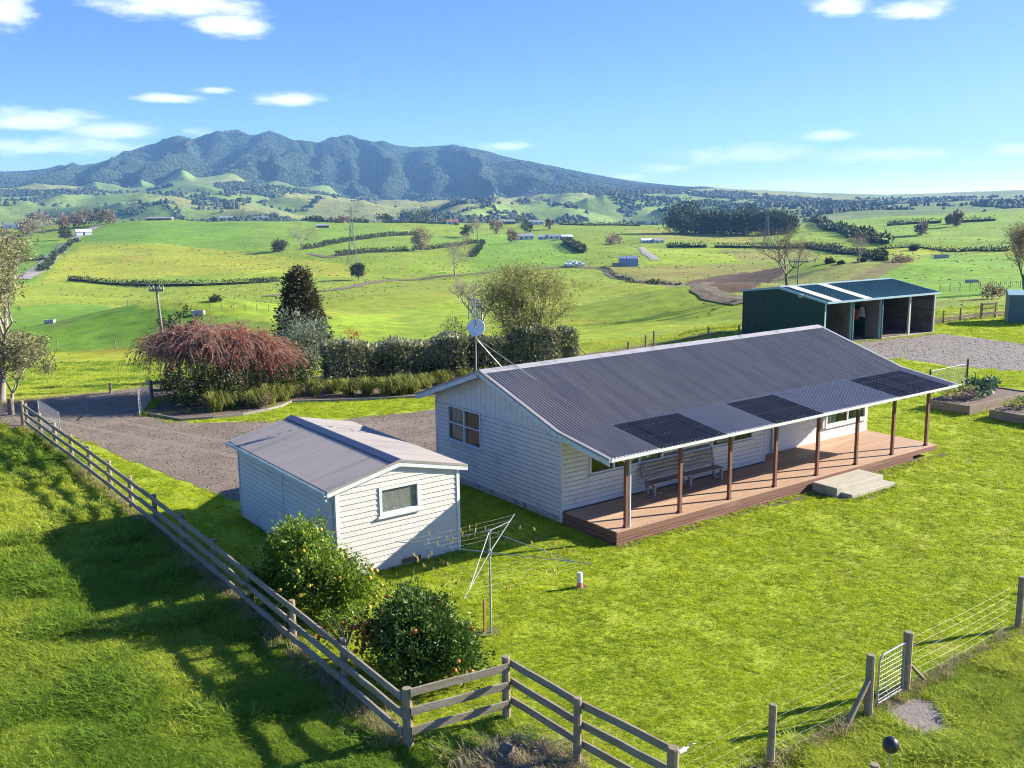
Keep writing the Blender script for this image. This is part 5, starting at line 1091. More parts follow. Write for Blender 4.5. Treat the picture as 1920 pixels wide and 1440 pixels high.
def hedge_obj(name, label, pts, w, h, mt, leaf, dens, cat='hedge', group=None, core=True, zoff=0.0, taper=.15, cm='hedgerow'):
    # pts world; leaves through a rounded box that follows the path
    P = []; O = []; pts = [Vector(p) for p in pts]; t = thing(name, label, cat, tuple(pts[0]), group); cb = MB()
    for a, b in zip(pts[:-1], pts[1:]):
        d = b-a; L_ = math.hypot(d.x, d.y); n = max(8, int(L_*dens)); u = Vector((d.x,d.y,0)).normalized(); s = Vector((-u.y,u.x,0)); r = RNG.random(n)
        side = RNG.random(n); v = np.where(side < .38, -.5, np.where(side < .76, .5, RNG.uniform(-.5,.5,n))); hz = np.where(side < .76, RNG.random(n)**.8, 1.0); wob = 1+.34*(fbm((a.x+d.x*r)*1.4/h, (a.y+d.y*r)*1.4/h, 3, 17)-.5)*2
        x = a.x+d.x*r+s.x*v*w*(1-taper*hz)*wob; y = a.y+d.y*r+s.y*v*w*(1-taper*hz)*wob; z = H(x, y)+hz*h*wob+zoff
        P.append(np.stack([x,y,z],-1)+RNG.normal(0,leaf*.35,(n,3))); o = np.stack([s.x*v*2, s.y*v*2, np.where(side<.76,.25,1.0)],-1); O.append(o)
        if core:
            k = max(1, int(L_/max(2.0, h*2)))
            for i in range(k):
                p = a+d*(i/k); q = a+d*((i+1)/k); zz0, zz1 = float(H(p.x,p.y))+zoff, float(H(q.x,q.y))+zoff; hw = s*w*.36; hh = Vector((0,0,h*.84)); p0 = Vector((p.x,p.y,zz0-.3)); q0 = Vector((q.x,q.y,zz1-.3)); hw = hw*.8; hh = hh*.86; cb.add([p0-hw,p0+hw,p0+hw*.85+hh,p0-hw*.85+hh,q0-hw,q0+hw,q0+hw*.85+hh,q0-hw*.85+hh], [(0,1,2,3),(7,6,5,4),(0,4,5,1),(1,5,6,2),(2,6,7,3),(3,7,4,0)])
    P = np.concatenate(P); O = np.concatenate(O); tt = np.clip(fbm(P[:,0]*1.2/h,P[:,1]*1.2/h+P[:,2],2,9)*1.2-.3+RNG.random(len(P))*.55, 0, 1)
    leafobj('foliage', [leaves(P, leaf, .5, .25, O, tt)], M[mt], t)
    if core: obj('light_block_core', cb, M['bark'] if cm is None else mat_core, t)  # plain dark box added inside the hedge to block light
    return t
mat_core = mat('hedge_core_dark', (.018,.020,.012), (.03,.03,.018), 2, .95)
hedge_obj('garden_hedge', 'long dark clipped hedge across the back of the garden', [(*gnd(612,729)[:2],0),(*gnd(720,720)[:2],0),(*gnd(830,712)[:2],0),(*gnd(960,702)[:2],0),(*gnd(1068,692)[:2],0)], 2.2, 2.3, 'hedge', .20, 2300)
crown_tree('dark_shrub', 'dense dark rounded shrub at the driveway end of the garden bed', (-3.3,26.0,0), 2.3, 1.5, 'shrub', 31, 90, 60, .12, .05, ry=1.2, cat='shrub', rz=1.15)
crown_tree('dark_shrub', 'dark green shrub under the middle of the weeping tree', (-1.2,25.6,0), 2.2, 1.7, 'shrub', 32, 95, 55, .13, .05, cat='shrub', rz=1.1)
crown_tree('dark_shrub', 'low dark leafy shrub beneath the red end of the weeping tree', (1.5,26.0,0), 2.2, 1.8, 'shrub', 33, 95, 55, .13, .05, cat='shrub', rz=1.1)
crown_tree('leafy_shrub', 'shrub with rusty fallen-leaf colours between the first tussocks', (-.6,23.6,0), .8, .55, 'twigbrown', 34, 24, 40, .10, .05, cat='shrub', rz=.4)
def tussocks():
    b = []; 
    def mk(seed):
        r = random.Random(seed); V = []; F = []; T = []
        for i in range(260):
            a = r.uniform(0,6.283); l = r.uniform(.3,1.15); hh = r.uniform(.55,1.1); w = .018; x0, y0 = r.gauss(0,.1), r.gauss(0,.1); o = len(V); tt = r.random(); px, py = -math.sin(a)*w, math.cos(a)*w
            for k, (f, g) in enumerate(((0,0),(.3,.55),(.65,.92),(1.0,.80 if l > .6 else 1.0),(1.18,.55 if l > .6 else 1.02))):
                ww = (1-k/4.3); V += [(x0+math.cos(a)*l*.62*f-px*ww, y0+math.sin(a)*l*.62*f-py*ww, hh*g), (x0+math.cos(a)*l*.62*f+px*ww, y0+math.sin(a)*l*.62*f+py*ww, hh*g)]; T += [tt,tt]
            F += [(o+2*k,o+2*k+1,o+2*k+3,o+2*k+2) for k in range(4)]
        return npmesh('blades', np.array(V), np.array(F), {'tint': ('FLOAT', np.array(T))})
    ms = [mk(i) for i in range(3)]; L_ = [(405,772,1.25),(432,766,1.1),(478,765,1.1),(505,758,1.25),(530,752,1.15),(556,744,1.0),(592,742,1.15),(625,738,1.0),(655,742,1.1),(690,740,1.15),(725,742,1.2),(752,740,1.3),(775,738,1.2),(800,728,1.0),(832,722,1.0),(868,716,1.0),(905,712,1.0),(940,706,.95),(620,724,.9),(700,722,.9),(770,716,.9)]
    for i, (px, py, s) in enumerate(L_):
        q = gnd(px, py); t = thing('grass_tussock', '', 'tussock', (q[0],q[1],0), 'tussock clumps along the garden edging', True, random.uniform(0,6)); t.scale = (s,s,s*.85); m = ms[i%3]; o = obj('blades', m, M['tussock'], t, (0,0,0))
        t['label'] = ('arching green-gold tussock grass, number %s from the driveway in the front row' % ('first','second','third','fourth','fifth','sixth','seventh','eighth','ninth','tenth','eleventh','twelfth','thirteenth','fourteenth','fifteenth','sixteenth','seventeenth','eighteenth')[i]).replace('number ', '') if i < 18 else ('small tussock behind the front row, '+('nearest the weeping tree','in the middle of the bed','nearest the farmhouse')[i-18])
tussocks()
def conifer():
    q = place(560, 74); h = htop(560,503,q); t = thing('conifer', 'tall dark brownish conifer rising behind the weeping tree', 'tree', tuple(q)); parts = []
    for i in range(260):
        f = RNG.random()**.8; rr = 2.15*(1-f)**.55*(.55+.5*RNG.random()); a = RNG.uniform(0,6.283); c = np.array([q.x+math.cos(a)*rr, q.y+math.sin(a)*rr, q.z+.5+f*(h-.9)]); n = 60; parts.append(leaves(c+RNG.normal(0,.26,(n,3)), .26, .45, .3, np.tile([math.cos(a),math.sin(a),.2],(n,1)), np.clip(RNG.random()*.7+RNG.random(n)*.4-.1,0,1)))
    leafobj('crown', parts, M['conifer'], t); segobj('trunk', [(q.x,q.y,q.z-.3,q.x,q.y,q.z+h*.93,.18,.03)], M['bark'], t, 6)
conifer()
q = place(562, 67); crown_tree('silver_shrub', 'silvery green shrub in front of the dark conifer', q, htop(562,577,q), 1.75, 'silver', 42, 60, 60, .24, .08, cat='shrub', aspect=.28)
q = place(652, 65); crown_tree('red_shrub', 'small dark red shrub peeping over the hedge', q, htop(652,611,q), .9, 'redleaf', 43, 26, 40, .10, .1, cat='shrub')
q = place(850, 66); crown_tree('dark_shrub', 'dark spiky shrub standing above the hedge near the aerial', q, htop(848,597,q), 1.0, 'shrub', 44, 34, 40, .2, .1, cat='shrub', aspect=.2)
q = place(322, 66); crown_tree('ivy_shrub', 'green ivy-like shrub wrapped round the leaning power pole', q, htop(325,598,q), 1.1, 'shrub', 45, 40, 45, .18, .3, cat='shrub', zc=htop(325,618,q))
def vase_tree():
    b = Vector((*gnd(988,688)[:2], 0)); t = thing('olive_tree', 'spreading yellow-olive tree with many stems at the end of the hedge', 'tree', tuple(b)); rnd = random.Random(12); SG = []; tips = []
    for j in range(9):
        a = j*.7+rnd.random()*.5; branch(SG, b+Vector((math.cos(a)*.15, math.sin(a)*.15, 0)), Vector((math.cos(a)*.55, math.sin(a)*.55, 1)).normalized(), 1.75, .075, 4, rnd, .42, .28, (2,3), .72, .12, tips)
    mx = max(s[5] for s in SG); k = 6.15/mx; SG = [tuple((b[i%3]+(s[i]-b[i%3])*(k if i%3 == 2 else .92)) for i in range(6))+(s[6],s[7]) for s in SG]; segobj('stems', SG, M['bark'], t, 5)
    T = np.array([[b[0]+(p[0]-b[0])*.92, b[1]+(p[1]-b[1])*.92, b[2]+(p[2]-b[2])*k] for p in tips]); n = 18000; C = T[RNG.integers(0,len(T),n)]+RNG.normal(0,.30,(n,3))-np.array([0,0,.05]); P2_, o, tt = clumps((b.x,b.y,3.9),3.05,3.05,2.2,90,60,.28,77,.72); k2 = P2_[:,2] > 1.9
    # more leaf on the sunward side as in the photograph
    sw = (C[:,0]-b.x)*SUNV.x+(C[:,1]-b.y)*SUNV.y; keep = RNG.random(n) < np.clip(.62+.14*sw,.35,1); C = C[keep]
    leafobj('crown', [leaves(C, .19, .28, .1), leaves(P2_[k2], .19, .28, .1, None, tt[k2])], M['willow'], t)
vase_tree()
bare_tree('bare_tree', 'small bare pale tree behind the aerial mast', place(903, 112), htop(903,498,place(903,112)), 21, depth=5, up=.3, trunk=.3)
q = Vector((*gnd(2,748)[:2], 0)); bare_tree('leafing_tree', 'tall twiggy tree with pale new leaves at the left picture edge', q, 9.0, 22, depth=5, spread=.38, up=.45, trunk=.22, twig=.20, twigm='paleleaf', ntw=8500, asp=.36)
q = Vector((*gnd(22,752)[:2], 0)); bare_tree('leafing_tree', 'low rounded bush with pale leaves below the tall tree at left', q, 3.6, 23, depth=5, spread=.75, up=.1, trunk=.1, twig=.18, twigm='paleleaf', ntw=8500, asp=.36)
def raised_bed(label, x0, y0, x1, y1, h, seed, crops):
    t = thing('raised_bed', label, 'garden bed', ((x0+x1)/2,(y0+y1)/2,0)); m = M['sleeper']
    for k in range(2):
        z0, z1 = k*h/2+.002, (k+1)*h/2-.006
        obj('sleeper', MB().box(x0,y0,z0,x0+.10,y1,z1), m, t); obj('sleeper', MB().box(x1-.10,y0,z0,x1,y1,z1), m, t); obj('sleeper', MB().box(x0+.101,y0,z0,x1-.101,y0+.10,z1), m, t); obj('sleeper', MB().box(x0+.101,y1-.10,z0,x1-.101,y1,z1), m, t)
    obj('corner_post', MB().box(x0-.05,y0-.05,0,x0+.07,y0+.07,h+.03), m, t); obj('soil', MB().box(x0+.1,y0+.1,0,x1-.1,y1-.1,h-.06), M['mud'], t)
    for i, (px, py, r, hh, mt, lab) in enumerate(crops):
        v = thing('vegetable_plant', lab, 'plant', (px,py,h-.06)); P, o, tt = clumps((px,py,h+hh*.45), r, r, hh*.5, 16, 16, .09, seed+i, .3); leafobj('leaves', [leaves(P, .17 if mt == 'veg' else .10, .6, .5, o, tt)], M[mt], v)
raised_bed('raised timber vegetable bed nearest the deck corner, full of leafy greens', 24.75,.4,30.4,2.55,.46,60,[(25.5,1.9,.55,.5,'tussock','yellow-green herb clump at the left end of the nearer raised bed'),(26.2,1.4,.5,.55,'twigbrown','brownish spent plant in the nearer raised bed'),(27.0,1.6,.55,.85,'veg','tall blue-green cabbage plant in the middle of the nearer raised bed'),(27.8,1.3,.5,.8,'veg','blue-green cabbage plant right of the tallest one'),(29.3,2.0,.5,.5,'veg','small cabbage plant at the far end of the nearer raised bed')])
raised_bed('raised timber vegetable bed cut by the right picture edge', 24.75,-2.9,30.4,-.55,.46,70,[(26.0,-1.2,.6,.35,'tussock','low yellow-green crop in the raised bed at the right edge'),(27.4,-1.4,.6,.45,'veg','leafy green crop behind the low one in the right-edge bed')])
def trellis():
    a, b = Vector((28.6,4.75,0)), Vector((31.5,4.35,0)); t = thing('metal_fence_panel', 'slim vertical-bar metal fence panel behind the raised beds', 'fence', tuple(a)); obj('post', MB().tube(b-Vector((0,0,.05)),b+Vector((0,0,1.5)),.05,.05,8), M['darkmetal'], t); obj('post', MB().tube(a-Vector((0,0,.05)),a+Vector((0,0,1.2)),.05,.05,8), M['darkmetal'], t)
    obj('rail', MB().tube(a+Vector((0,0,1.1)),b+Vector((0,0,1.25)),.02,.02,6).tube(a+Vector((0,0,.15)),b+Vector((0,0,.15)),.02,.02,6), M['galvdull'], t)
    for i in range(1, 22): p = a+(b-a)*i/22; obj('bar', MB().tube(p+Vector((0,0,.15)),p+Vector((0,0,1.1+.15*i/22)),.012,.012,5), M['galvdull'], t)
    q = gnd(1827,732); w = thing('garden_tap', 'thin standpipe tap on the lawn behind the raised beds', 'tap', (q[0],q[1],0)); obj('pipe', MB().tube((q[0],q[1],-.05),(q[0],q[1],1.0),.022), M['darkmetal'], w); obj('tap_head', MB().tube((q[0]-.12,q[1],.97),(q[0]+.14,q[1],.97),.03), M['darkmetal'], w)
trellis()

# ------------------------------------------------------------------ poles and pylons
def power_pole(label, b, h, lean, arm, seed):
    b = Vector(b); t = thing('power_pole', label, 'pole', tuple(b)); tp = b+Vector((0,0,h))+Vector(RT0)*lean; obj('shaft', MB().tube(b-Vector((0,0,.3)),tp,h*.011+.03,h*.007+.02,10), M['pole'], t); ax = Vector(RT0)
    a = obj('crossarm', MB().beam(tp-ax*arm-Vector((0,0,.2)),tp+ax*arm-Vector((0,0,.2)),.10,.12), M['pole'], t)
    for s in (-1,-.45,.45,1): obj('insulator', MB().tube(tp+ax*arm*s*.92-Vector((0,0,.14)),tp+ax*arm*s*.92+Vector((0,0,.10)),.05,.035,8), M['insul'], a)
    return tp
P1 = power_pole('leaning timber power pole with short crossarm rising through the weeping tree', (-1.85,34.25,float(H(-1.85,34.25))), htop(297,521,(-1.85,34.25,0)), -.35, .42, 1)
q = place(1497, 108); power_pole('slim T-shaped power pole behind the green shed', q, htop(1497,487,q), 0, 1.0, 2)
def pylon(label, px, py, top):
    b = hit(px, py); h = htop(px, top, b); t = thing('transmission_tower', label, 'pylon', tuple(b)); d = math.hypot(b.x-CAM[0], b.y-CAM[1]); r = max(.08, d*.00018); hw = h*.105
    prof = [(0,1.0),(.22,.62),(.5,.36),(.62,.26),(.78,.20),(.92,.16),(1.0,.03)]; ax, ay = Vector(RT0), Vector((math.sin(YAW),math.cos(YAW),0)); mb = MB(); br = MB()
    cs = [[b+ax*sx*hw*w+ay*sy*hw*w+Vector((0,0,h*f)) for sx, sy in ((-1,-1),(1,-1),(1,1),(-1,1))] for f, w in prof]
    for k in range(4): obj('leg', MB().path([c[k] for c in cs], r*1.2, 4), M['steelgrey'], t)
    for i in range(len(cs)-1):
        for k in range(4): br.tube(cs[i][k], cs[i+1][(k+1)%4], r*.7, None, 3); br.tube(cs[i+1][k], cs[i+1][(k+1)%4], r*.7, None, 3); br.tube(cs[i][(k+1)%4], cs[i+1][k], r*.7, None, 3)
    obj('bracing', br, M['steelgrey'], t)
    for f in (.62,.78,.92): z = Vector((0,0,h*f)); obj('crossarm', MB().tube(b+z-ax*h*.13,b+z+ax*h*.13,r,None,4).tube(b+z-ax*h*.13,b+z+Vector((0,0,h*.05)),r*.7,None,3).tube(b+z+ax*h*.13,b+z+Vector((0,0,h*.05)),r*.7,None,3), M['steelgrey'], t)
pylon('lattice transmission tower standing in the middle paddock', 662, 497, 388); pylon('faint lattice transmission tower in front of the dark grove', 1437, 470, 386)

# ------------------------------------------------------------------ far hedgerows
HR = [([(130,526),(180,531),(240,535),(300,537)], 2.2,'dark hedgerow below the yellow paddock, left half'),([(303,537),(380,536),(470,532),(522,528)],2.2,'dark hedgerow below the yellow paddock, right half'),
 ([(566,468),(610,461),(650,453),(700,446),(780,441)],3.2,'curving dark hedgerow left of the lattice tower'),([(630,481),(690,474),(765,471)],3.2,'short dark hedgerow just below the lattice tower'),([(775,470),(810,467),(860,461),(903,457)],2.8,'hedgerow running right from the round brown tree'),([(905,457),(898,468),(885,482)],2.8,'short hedgerow turning downhill beside the big bare tree'),
 ([(505,413),(600,416),(690,418)],2.4,'thin hedgerow on the skyline left of the tower'),([(720,418),(800,419),(860,422)],2.4,'thin hedgerow on the skyline right of the tower'),([(1048,421),(1120,423),(1200,424)],3,'long straight hedgerow left of the dark grove'),([(1060,456),(1076,466),(1092,475)],5,'thick dark hedge strip below the farm houses'),
 ([(1252,464),(1290,464),(1325,464)],3,'short straight hedgerow in the right paddocks'),([(1340,464),(1420,465),(1500,465),(1580,465)],3,'long straight hedgerow behind the big bare tree'),([(1510,416),(1545,426),(1575,434),(1600,445),(1630,453),(1665,458)],5,'thick hedgerow winding downhill right of the dark grove'),
 ([(1512,464),(1540,470),(1570,474),(1600,478),(1635,483),(1652,490)],3.4,'curving hedgerow ending near the bare tree at right'),([(1665,424),(1700,421),(1765,418)],4,'skyline hedgerow at right, left of the pair'),([(1778,419),(1820,416),(1866,414)],4,'skyline hedgerow at right, right of the pair'),
 ([(1645,466),(1760,469),(1890,471)],1.6,'low thin hedgerow under the bright right paddock'),([(42,491),(62,489),(84,487)],3,'short dark hedgerow left of the country road'),([(12,447),(28,447),(40,446)],3,'tiny dark hedgerow beside the white hay shed'),([(1130,503),(1180,527),(1230,534),(1275,535)],0.7,'rough grassy bank along the muddy farm race'),([(145,452),(120,470),(95,492),(75,510)],2.2,'dark scrubby bank along the left side of the country road')]
for i, (pl, h, lab) in enumerate(HR):
    W = [hit(*p) for p in pl]; d = (W[0]-Vector(CAM)).length; lf = max(.5, d*.0017); h = h*.78; hedge_obj('hedgerow', lab, W, h*.9, h, 'hedgerow', lf, max(6, 26/(lf*lf)*h*.28), 'hedge', 'hedgerows between the far paddocks')

# ------------------------------------------------------------------ far trees
def far_crown(label, px, py, wpx, hpx, mt, seed, name='tree', trunk=.12, cat='tree', n=34, per=34, leafk=1.0, rzk=None, group=None):
    b = hit(px, py); d = math.hypot(b.x-CAM[0], b.y-CAM[1]); h = hpx*d/FPX; rx = wpx*d/FPX/2; return crown_tree(name, label, b, h, rx, mt, seed, n, per, max(.3, d*.0018)*leafk, trunk, shell=.4, group=group, cat=cat, spread=.2, limbs=3, rz=rzk and h*rzk)
def far_bare(label, px, py, hpx, seed, depth=4, ntw=500, twk=.06, mt='palebark', twm='twigbrown', spread=.5, trunk=.2, name='bare_tree', up=.22):
    b = hit(px, py); d = math.hypot(b.x-CAM[0], b.y-CAM[1]); h = hpx*d/FPX; return bare_tree(name, label, b, h, seed, mt, depth, spread, up, trunk, h*twk, twm, ntw, rad=max(h*.020, d*.00028))
far_crown('small round dark tree alone in the valley paddock', 672, 526, 27, 29, 'macro', 101, 'paddock_tree', .28, n=50, per=40)
far_bare('large bare tree on the muddy race left of the olive tree', 853, 517, 66, 102, 5, 900, .05, spread=.62)
far_bare('big spreading bare tree left of the lattice tower', 565, 469, 50, 103, 5, 900, .06, spread=.62)
far_crown('little dark tree beside the big spreading bare tree', 524, 472, 24, 19, 'conifer', 104, 'paddock_tree', .2)
far_crown('round brown-twigged tree right of the lattice tower', 789, 471, 38, 38, 'twigbrown', 105, 'bare_tree', .15, n=44, per=44, leafk=.8)
far_bare('pale pinkish bare tree on the skyline near the houses', 896, 449, 44, 106, 4, 900, .07)
far_bare('thin bare tree in front of the skyline houses', 872, 470, 32, 107, 4, 500, .07)
far_bare('tall open bare tree standing left of the T-shaped pole', 1476, 552, 126, 108, 6, 900, .03, 'bark', 'twigbrown', .72, .30)
far_bare('medium bare tree beside the curving right hedgerow', 1611, 493, 56, 109, 5, 500, .05, spread=.6)
far_crown('small round grey bush-like tree on the right slope', 1726, 441, 19, 20, 'twigbrown', 110, 'bare_tree', .12)
far_crown('slim brown tree between the skyline hedgerows', 1795, 424, 14, 25, 'twigbrown', 111, 'bare_tree', .1)
far_crown('small brown tree left of the slim skyline tree', 1780, 421, 12, 16, 'twigbrown', 112, 'bare_tree', .1)
q = place(1925, 170); bare_tree('bare_tree', 'broad twiggy bare tree cut by the right picture edge', q, htop(1915,413,q), 113, 'bark', 6, .5, .25, .18, .6, 'twigbrown', 2600)
for k, (px, py, w, h, lab) in enumerate(((1283,437,72,50,'huge dark macrocarpa at the left end of the grove'),(1322,437,40,32,'dark macrocarpa behind the gap in the grove'),(1350,438,54,39,'dark macrocarpa in the middle of the grove'),(1392,440,60,41,'broad dark macrocarpa right of the grove middle'),(1432,441,50,36,'dark macrocarpa behind the faint lattice tower'),(1464,439,56,40,'dark macrocarpa at the right end of the grove'),(1402,412,20,26,'thin tree top standing up above the grove'))):
    far_crown(lab, px, py, w, h, 'macro', 120+k, 'macrocarpa_tree', .03, n=80, per=64, rzk=.5, leafk=1.15, group='trees of the dark grove')
for k, (px, py, w, h, mt, lab) in enumerate(((82,440,46,38,'twigbrown','rounded brown tree behind the white hay shed'),(52,444,32,30,'twigbrown','thin brown tree left of the hay shed tree'),(8,470,34,38,'twigbrown','brown tree touching the left picture edge on the slope'),(116,432,26,28,'twigbrown','grey-brown tree right of the hay shed'),(140,428,24,26,'twigbrown','pale brown tree left of the road top'),(158,425,22,26,'twigbrown','twiggy tree at the left side of the road top'),(184,424,34,30,'conifer','dark tree at the top of the country road'),(205,420,26,22,'twigbrown','brown tree right of the road top'),(122,450,20,20,'conifer','dark bush on the bank beside the road'),
   (985,437,26,28,'macro','dark pine beside the farm houses'),(960,456,22,26,'twigbrown','bare round tree left of the farm houses'),(1148,458,36,15,'twigbrown','low straw-brown shrub clump right of the farm houses'),(875,445,20,22,'macro','dark tree by the red-roofed house'),(1555,494,14,7,'hedgerow','dark low bush by the bare right tree, left one'),(1577,495,8,4,'hedgerow','tiny dark bush in the right paddock'),(1617,491,12,6,'hedgerow','dark low bush at the foot of the bare right tree'),(1690,492,36,10,'twigbrown','rough brown scrub along the right bank'),(1860,560,40,22,'twigbrown','heap of straw-coloured scrub on the right slope'),(1713,470,12,7,'hedgerow','tiny dark shrub on the low hedgerow'),(405,566,22,9,'shrub','dark scrubby hole at the drain end below the hedgerow'),
   (640,418,30,9,'twigbrown','low brown thicket on the skyline hedge'),(790,418,42,24,'macro','dark skyline tree group beside the white shed'),(760,416,26,18,'macro','smaller dark skyline tree left of the group'),(720,417,26,14,'macro','dark skyline bush beside the tower head'),(930,440,22,26,'twigbrown','bare tree at the end of the skyline houses'),(1030,430,14,18,'twigbrown','thin tree beside the far cottage'))):
    far_crown(lab, px, py, w, h, mt, 140+k, 'shrub' if 'bush' in lab or 'shrub' in lab or 'scrub' in lab or 'thicket' in lab else 'tree', .12, 'shrub' if 'bush' in lab or 'shrub' in lab or 'scrub' in lab or 'thicket' in lab else 'tree', 26, 26)

# ------------------------------------------------------------------ far buildings and farm things
def far_house(label, px, py, wpx, hpx, wm='farwhite', rm='farroof', name='farm_building', ang=0.0, dep=6.0, doors=2, cat='building'):
    b = hit(px, py); d = math.hypot(b.x-CAM[0], b.y-CAM[1]); w = wpx*d/FPX; h = hpx*d/FPX; t = thing(name, label, cat, tuple(b)); a = -YAW+ang; U = Vector((math.cos(a),math.sin(a),0)); N_ = Vector((-U.y,U.x,0)); P = lambda u, v, z: b+U*u+N_*v+Vector((0,0,z)); he = h*.62
    obj('wall', MB().ext([P(-w/2,-dep/2,-1),P(w/2,-dep/2,-1),P(w/2,dep/2,-1),P(-w/2,dep/2,-1)], (0,0,he+1)), M[wm], t); o = .4
    obj('roof', MB().ext([P(-w/2-o,-dep/2-o,he-.1),P(-w/2-o,0,h),P(-w/2-o,dep/2+o,he-.1)], U*(w+2*o)), M[rm], t)
    for i in range(doors): u = -w/2+w*(i+.5)/doors; obj('window' if i else 'door', MB().ext([P(u-w*.06,-dep/2-.03,0.2 if not i else he*.35),P(u+w*.06,-dep/2-.03,.2 if not i else he*.35),P(u+w*.06,-dep/2-.03,he*.8),P(u-w*.06,-dep/2-.03,he*.8)], N_*.02), M['fardark'], t)
for a in ((157,441,24,10,'farwhite','farwhite','farm_shed',.5,9,1,'white hay shed in the left paddock by the road'),(605,427,22,7,'farbrown','farroof','old_shed',.2,6,2,'small old grey shed on the skyline left of the tower'),(490,413,24,7,'farwhite','farroof','farm_building',0,8,3,'long white shed on the skyline above the yellow paddock'),(425,412,26,6,'farwhite','farroof','farm_building',.2,8,2,'pale shed on the skyline above the green paddock'),(300,413,44,6,'farbrown','farroof','farm_building',0,8,3,'low dark building on the left skyline'),
  (745,416,36,7,'farwhite','farroof','farm_building',0,8,3,'white farmhouse on the skyline beside dark trees'),(848,420,22,8,'farwhite','farred','cottage',.1,8,2,'red-roofed white cottage on the skyline'),(955,420,20,8,'farbrown','farroof','farm_shed',.1,8,1,'dark barn on the skyline right of the bare trees'),(1005,421,30,8,'farwhite','farroof','cottage',0,8,3,'white cottage on the skyline behind the pine'),(986,449,28,11,'farwhite','farroof','cottage',.1,8,3,'white farm house beside the dark pine, left of its row'),(1018,449,18,9,'farwhite','farroof','cottage',0,8,2,'pale farm house in the middle of its row'),(1040,448,22,9,'farwhite','farroof','cottage',-.1,8,2,'pale farm house above the thick hedge strip, right of its row'),(1062,449,20,9,'farroof','farwhite','farm_shed',.2,8,1,'grey shed at the right end of the farm house row'),
  (1212,455,20,8,'farwhite','farwhite','cottage',0,8,3,'white house left of its pair under the grove'),(1234,455,18,8,'farwhite','farroof','cottage',.1,8,2,'white house right of its pair under the grove'),(150,416,16,6,'farwhite','farroof','cottage',0,8,2,'pale house half hidden by the trees at the road top'),(22,428,24,8,'farwhite','farroof','farm_shed',0,8,1,'pale shed on the slope at the left picture edge')):
    far_house(a[10], a[0], a[1], a[2], a[3], a[4], a[5], a[6], a[7], a[8], a[9])
def hay_barn():
    b = hit(1178,499); d = math.hypot(b.x-CAM[0], b.y-CAM[1]); w = 34*d/FPX; r = 19*d/FPX; U = Vector(RT0); N_ = Vector((math.sin(YAW),math.cos(YAW),0)); t = thing('hay_barn', 'blue round-roofed hay barn in the valley', 'barn', tuple(b)); prof = [(-r*.5,-.5),(-r*.5,r*.55)]+[(-r*.5*math.cos(a), r*.55+r*.42*math.sin(a)) for a in np.linspace(.2,math.pi-.2,9)]+[(r*.5,r*.55),(r*.5,-.5)]
    sh = obj('shell', MB().ext([b+U*(-w/2)+N_*v+Vector((0,0,z)) for v, z in prof], U*w), M['bluebarn'], t)
    for i in range(13): obj('rib', MB().path([b+U*(-w/2+w*i/12)+N_*v*1.01+Vector((0,0,z*1.01)) for v, z in prof], .09, 4), M['galvdull'], sh)
    lt = obj('lean_to', MB().ext([b-U*(w/2+.02)+N_*(-r*.4),b-U*(w/2+3.6)+N_*(-r*.4),b-U*(w/2+3.6)+N_*(r*.4),b-U*(w/2+.02)+N_*(r*.4)], (0,0,r*.32)), mat('pinkish_lean_to', (.42,.32,.27), rough=.8), t)
hay_barn()
bm_ = MB(); bm_.tube((-.6,0,.6),(.6,0,.6),.62,.62,12); bme = bm_.mesh('wrapped_bale'); bme.materials.append(M['bale'])
for i in range(12):
    q = hit(1060+i*3.0, 498+(i%2)*1.4); o = bpy.data.objects.new('wrapped_bale', bme); COL.objects.link(o); o.location = (q.x,q.y,q.z+(1.1 if i in (2,5,6,9) else -.02)); o.rotation_euler = (0,0,-YAW+random.uniform(-.3,.3)); o.scale = (1.3,1.3,1.3); tag(o, 'pale plastic-wrapped bale in the row left of the blue barn', 'bale', 'wrapped bales by the blue barn')
for k, (px, py, l, w, h, lab) in enumerate(((1822,530,2.6,1.0,.7,'dark concrete water trough on the bright slope right of the green shed'),(372,590,2.0,1.0,.7,'pale water trough at the right end of the dark green paddock'),(94,606,1.6,.9,.6,'low trough in the dark green paddock at left'),(1765,484,6,2.5,1.6,'small dark feed bin on the right slope'))):
    b = hit(px, py); t = thing('water_trough', lab, 'trough', tuple(b), rz=-YAW, local=True); mb = MB(); mb.box(-l/2,-w/2,-.1,l/2,-w/2+.12,h).box(-l/2,w/2-.12,-.1,l/2,w/2,h).box(-l/2,-w/2+.12,-.1,-l/2+.12,w/2-.12,h).box(l/2-.12,-w/2+.12,-.1,l/2,w/2-.12,h); obj('tank', mb, M['trough'], t, (0,0,0)); obj('water', MB().box(-l/2+.12,-w/2+.12,0,l/2-.12,w/2-.12,h-.12), M['fardark'], t, (0,0,0))

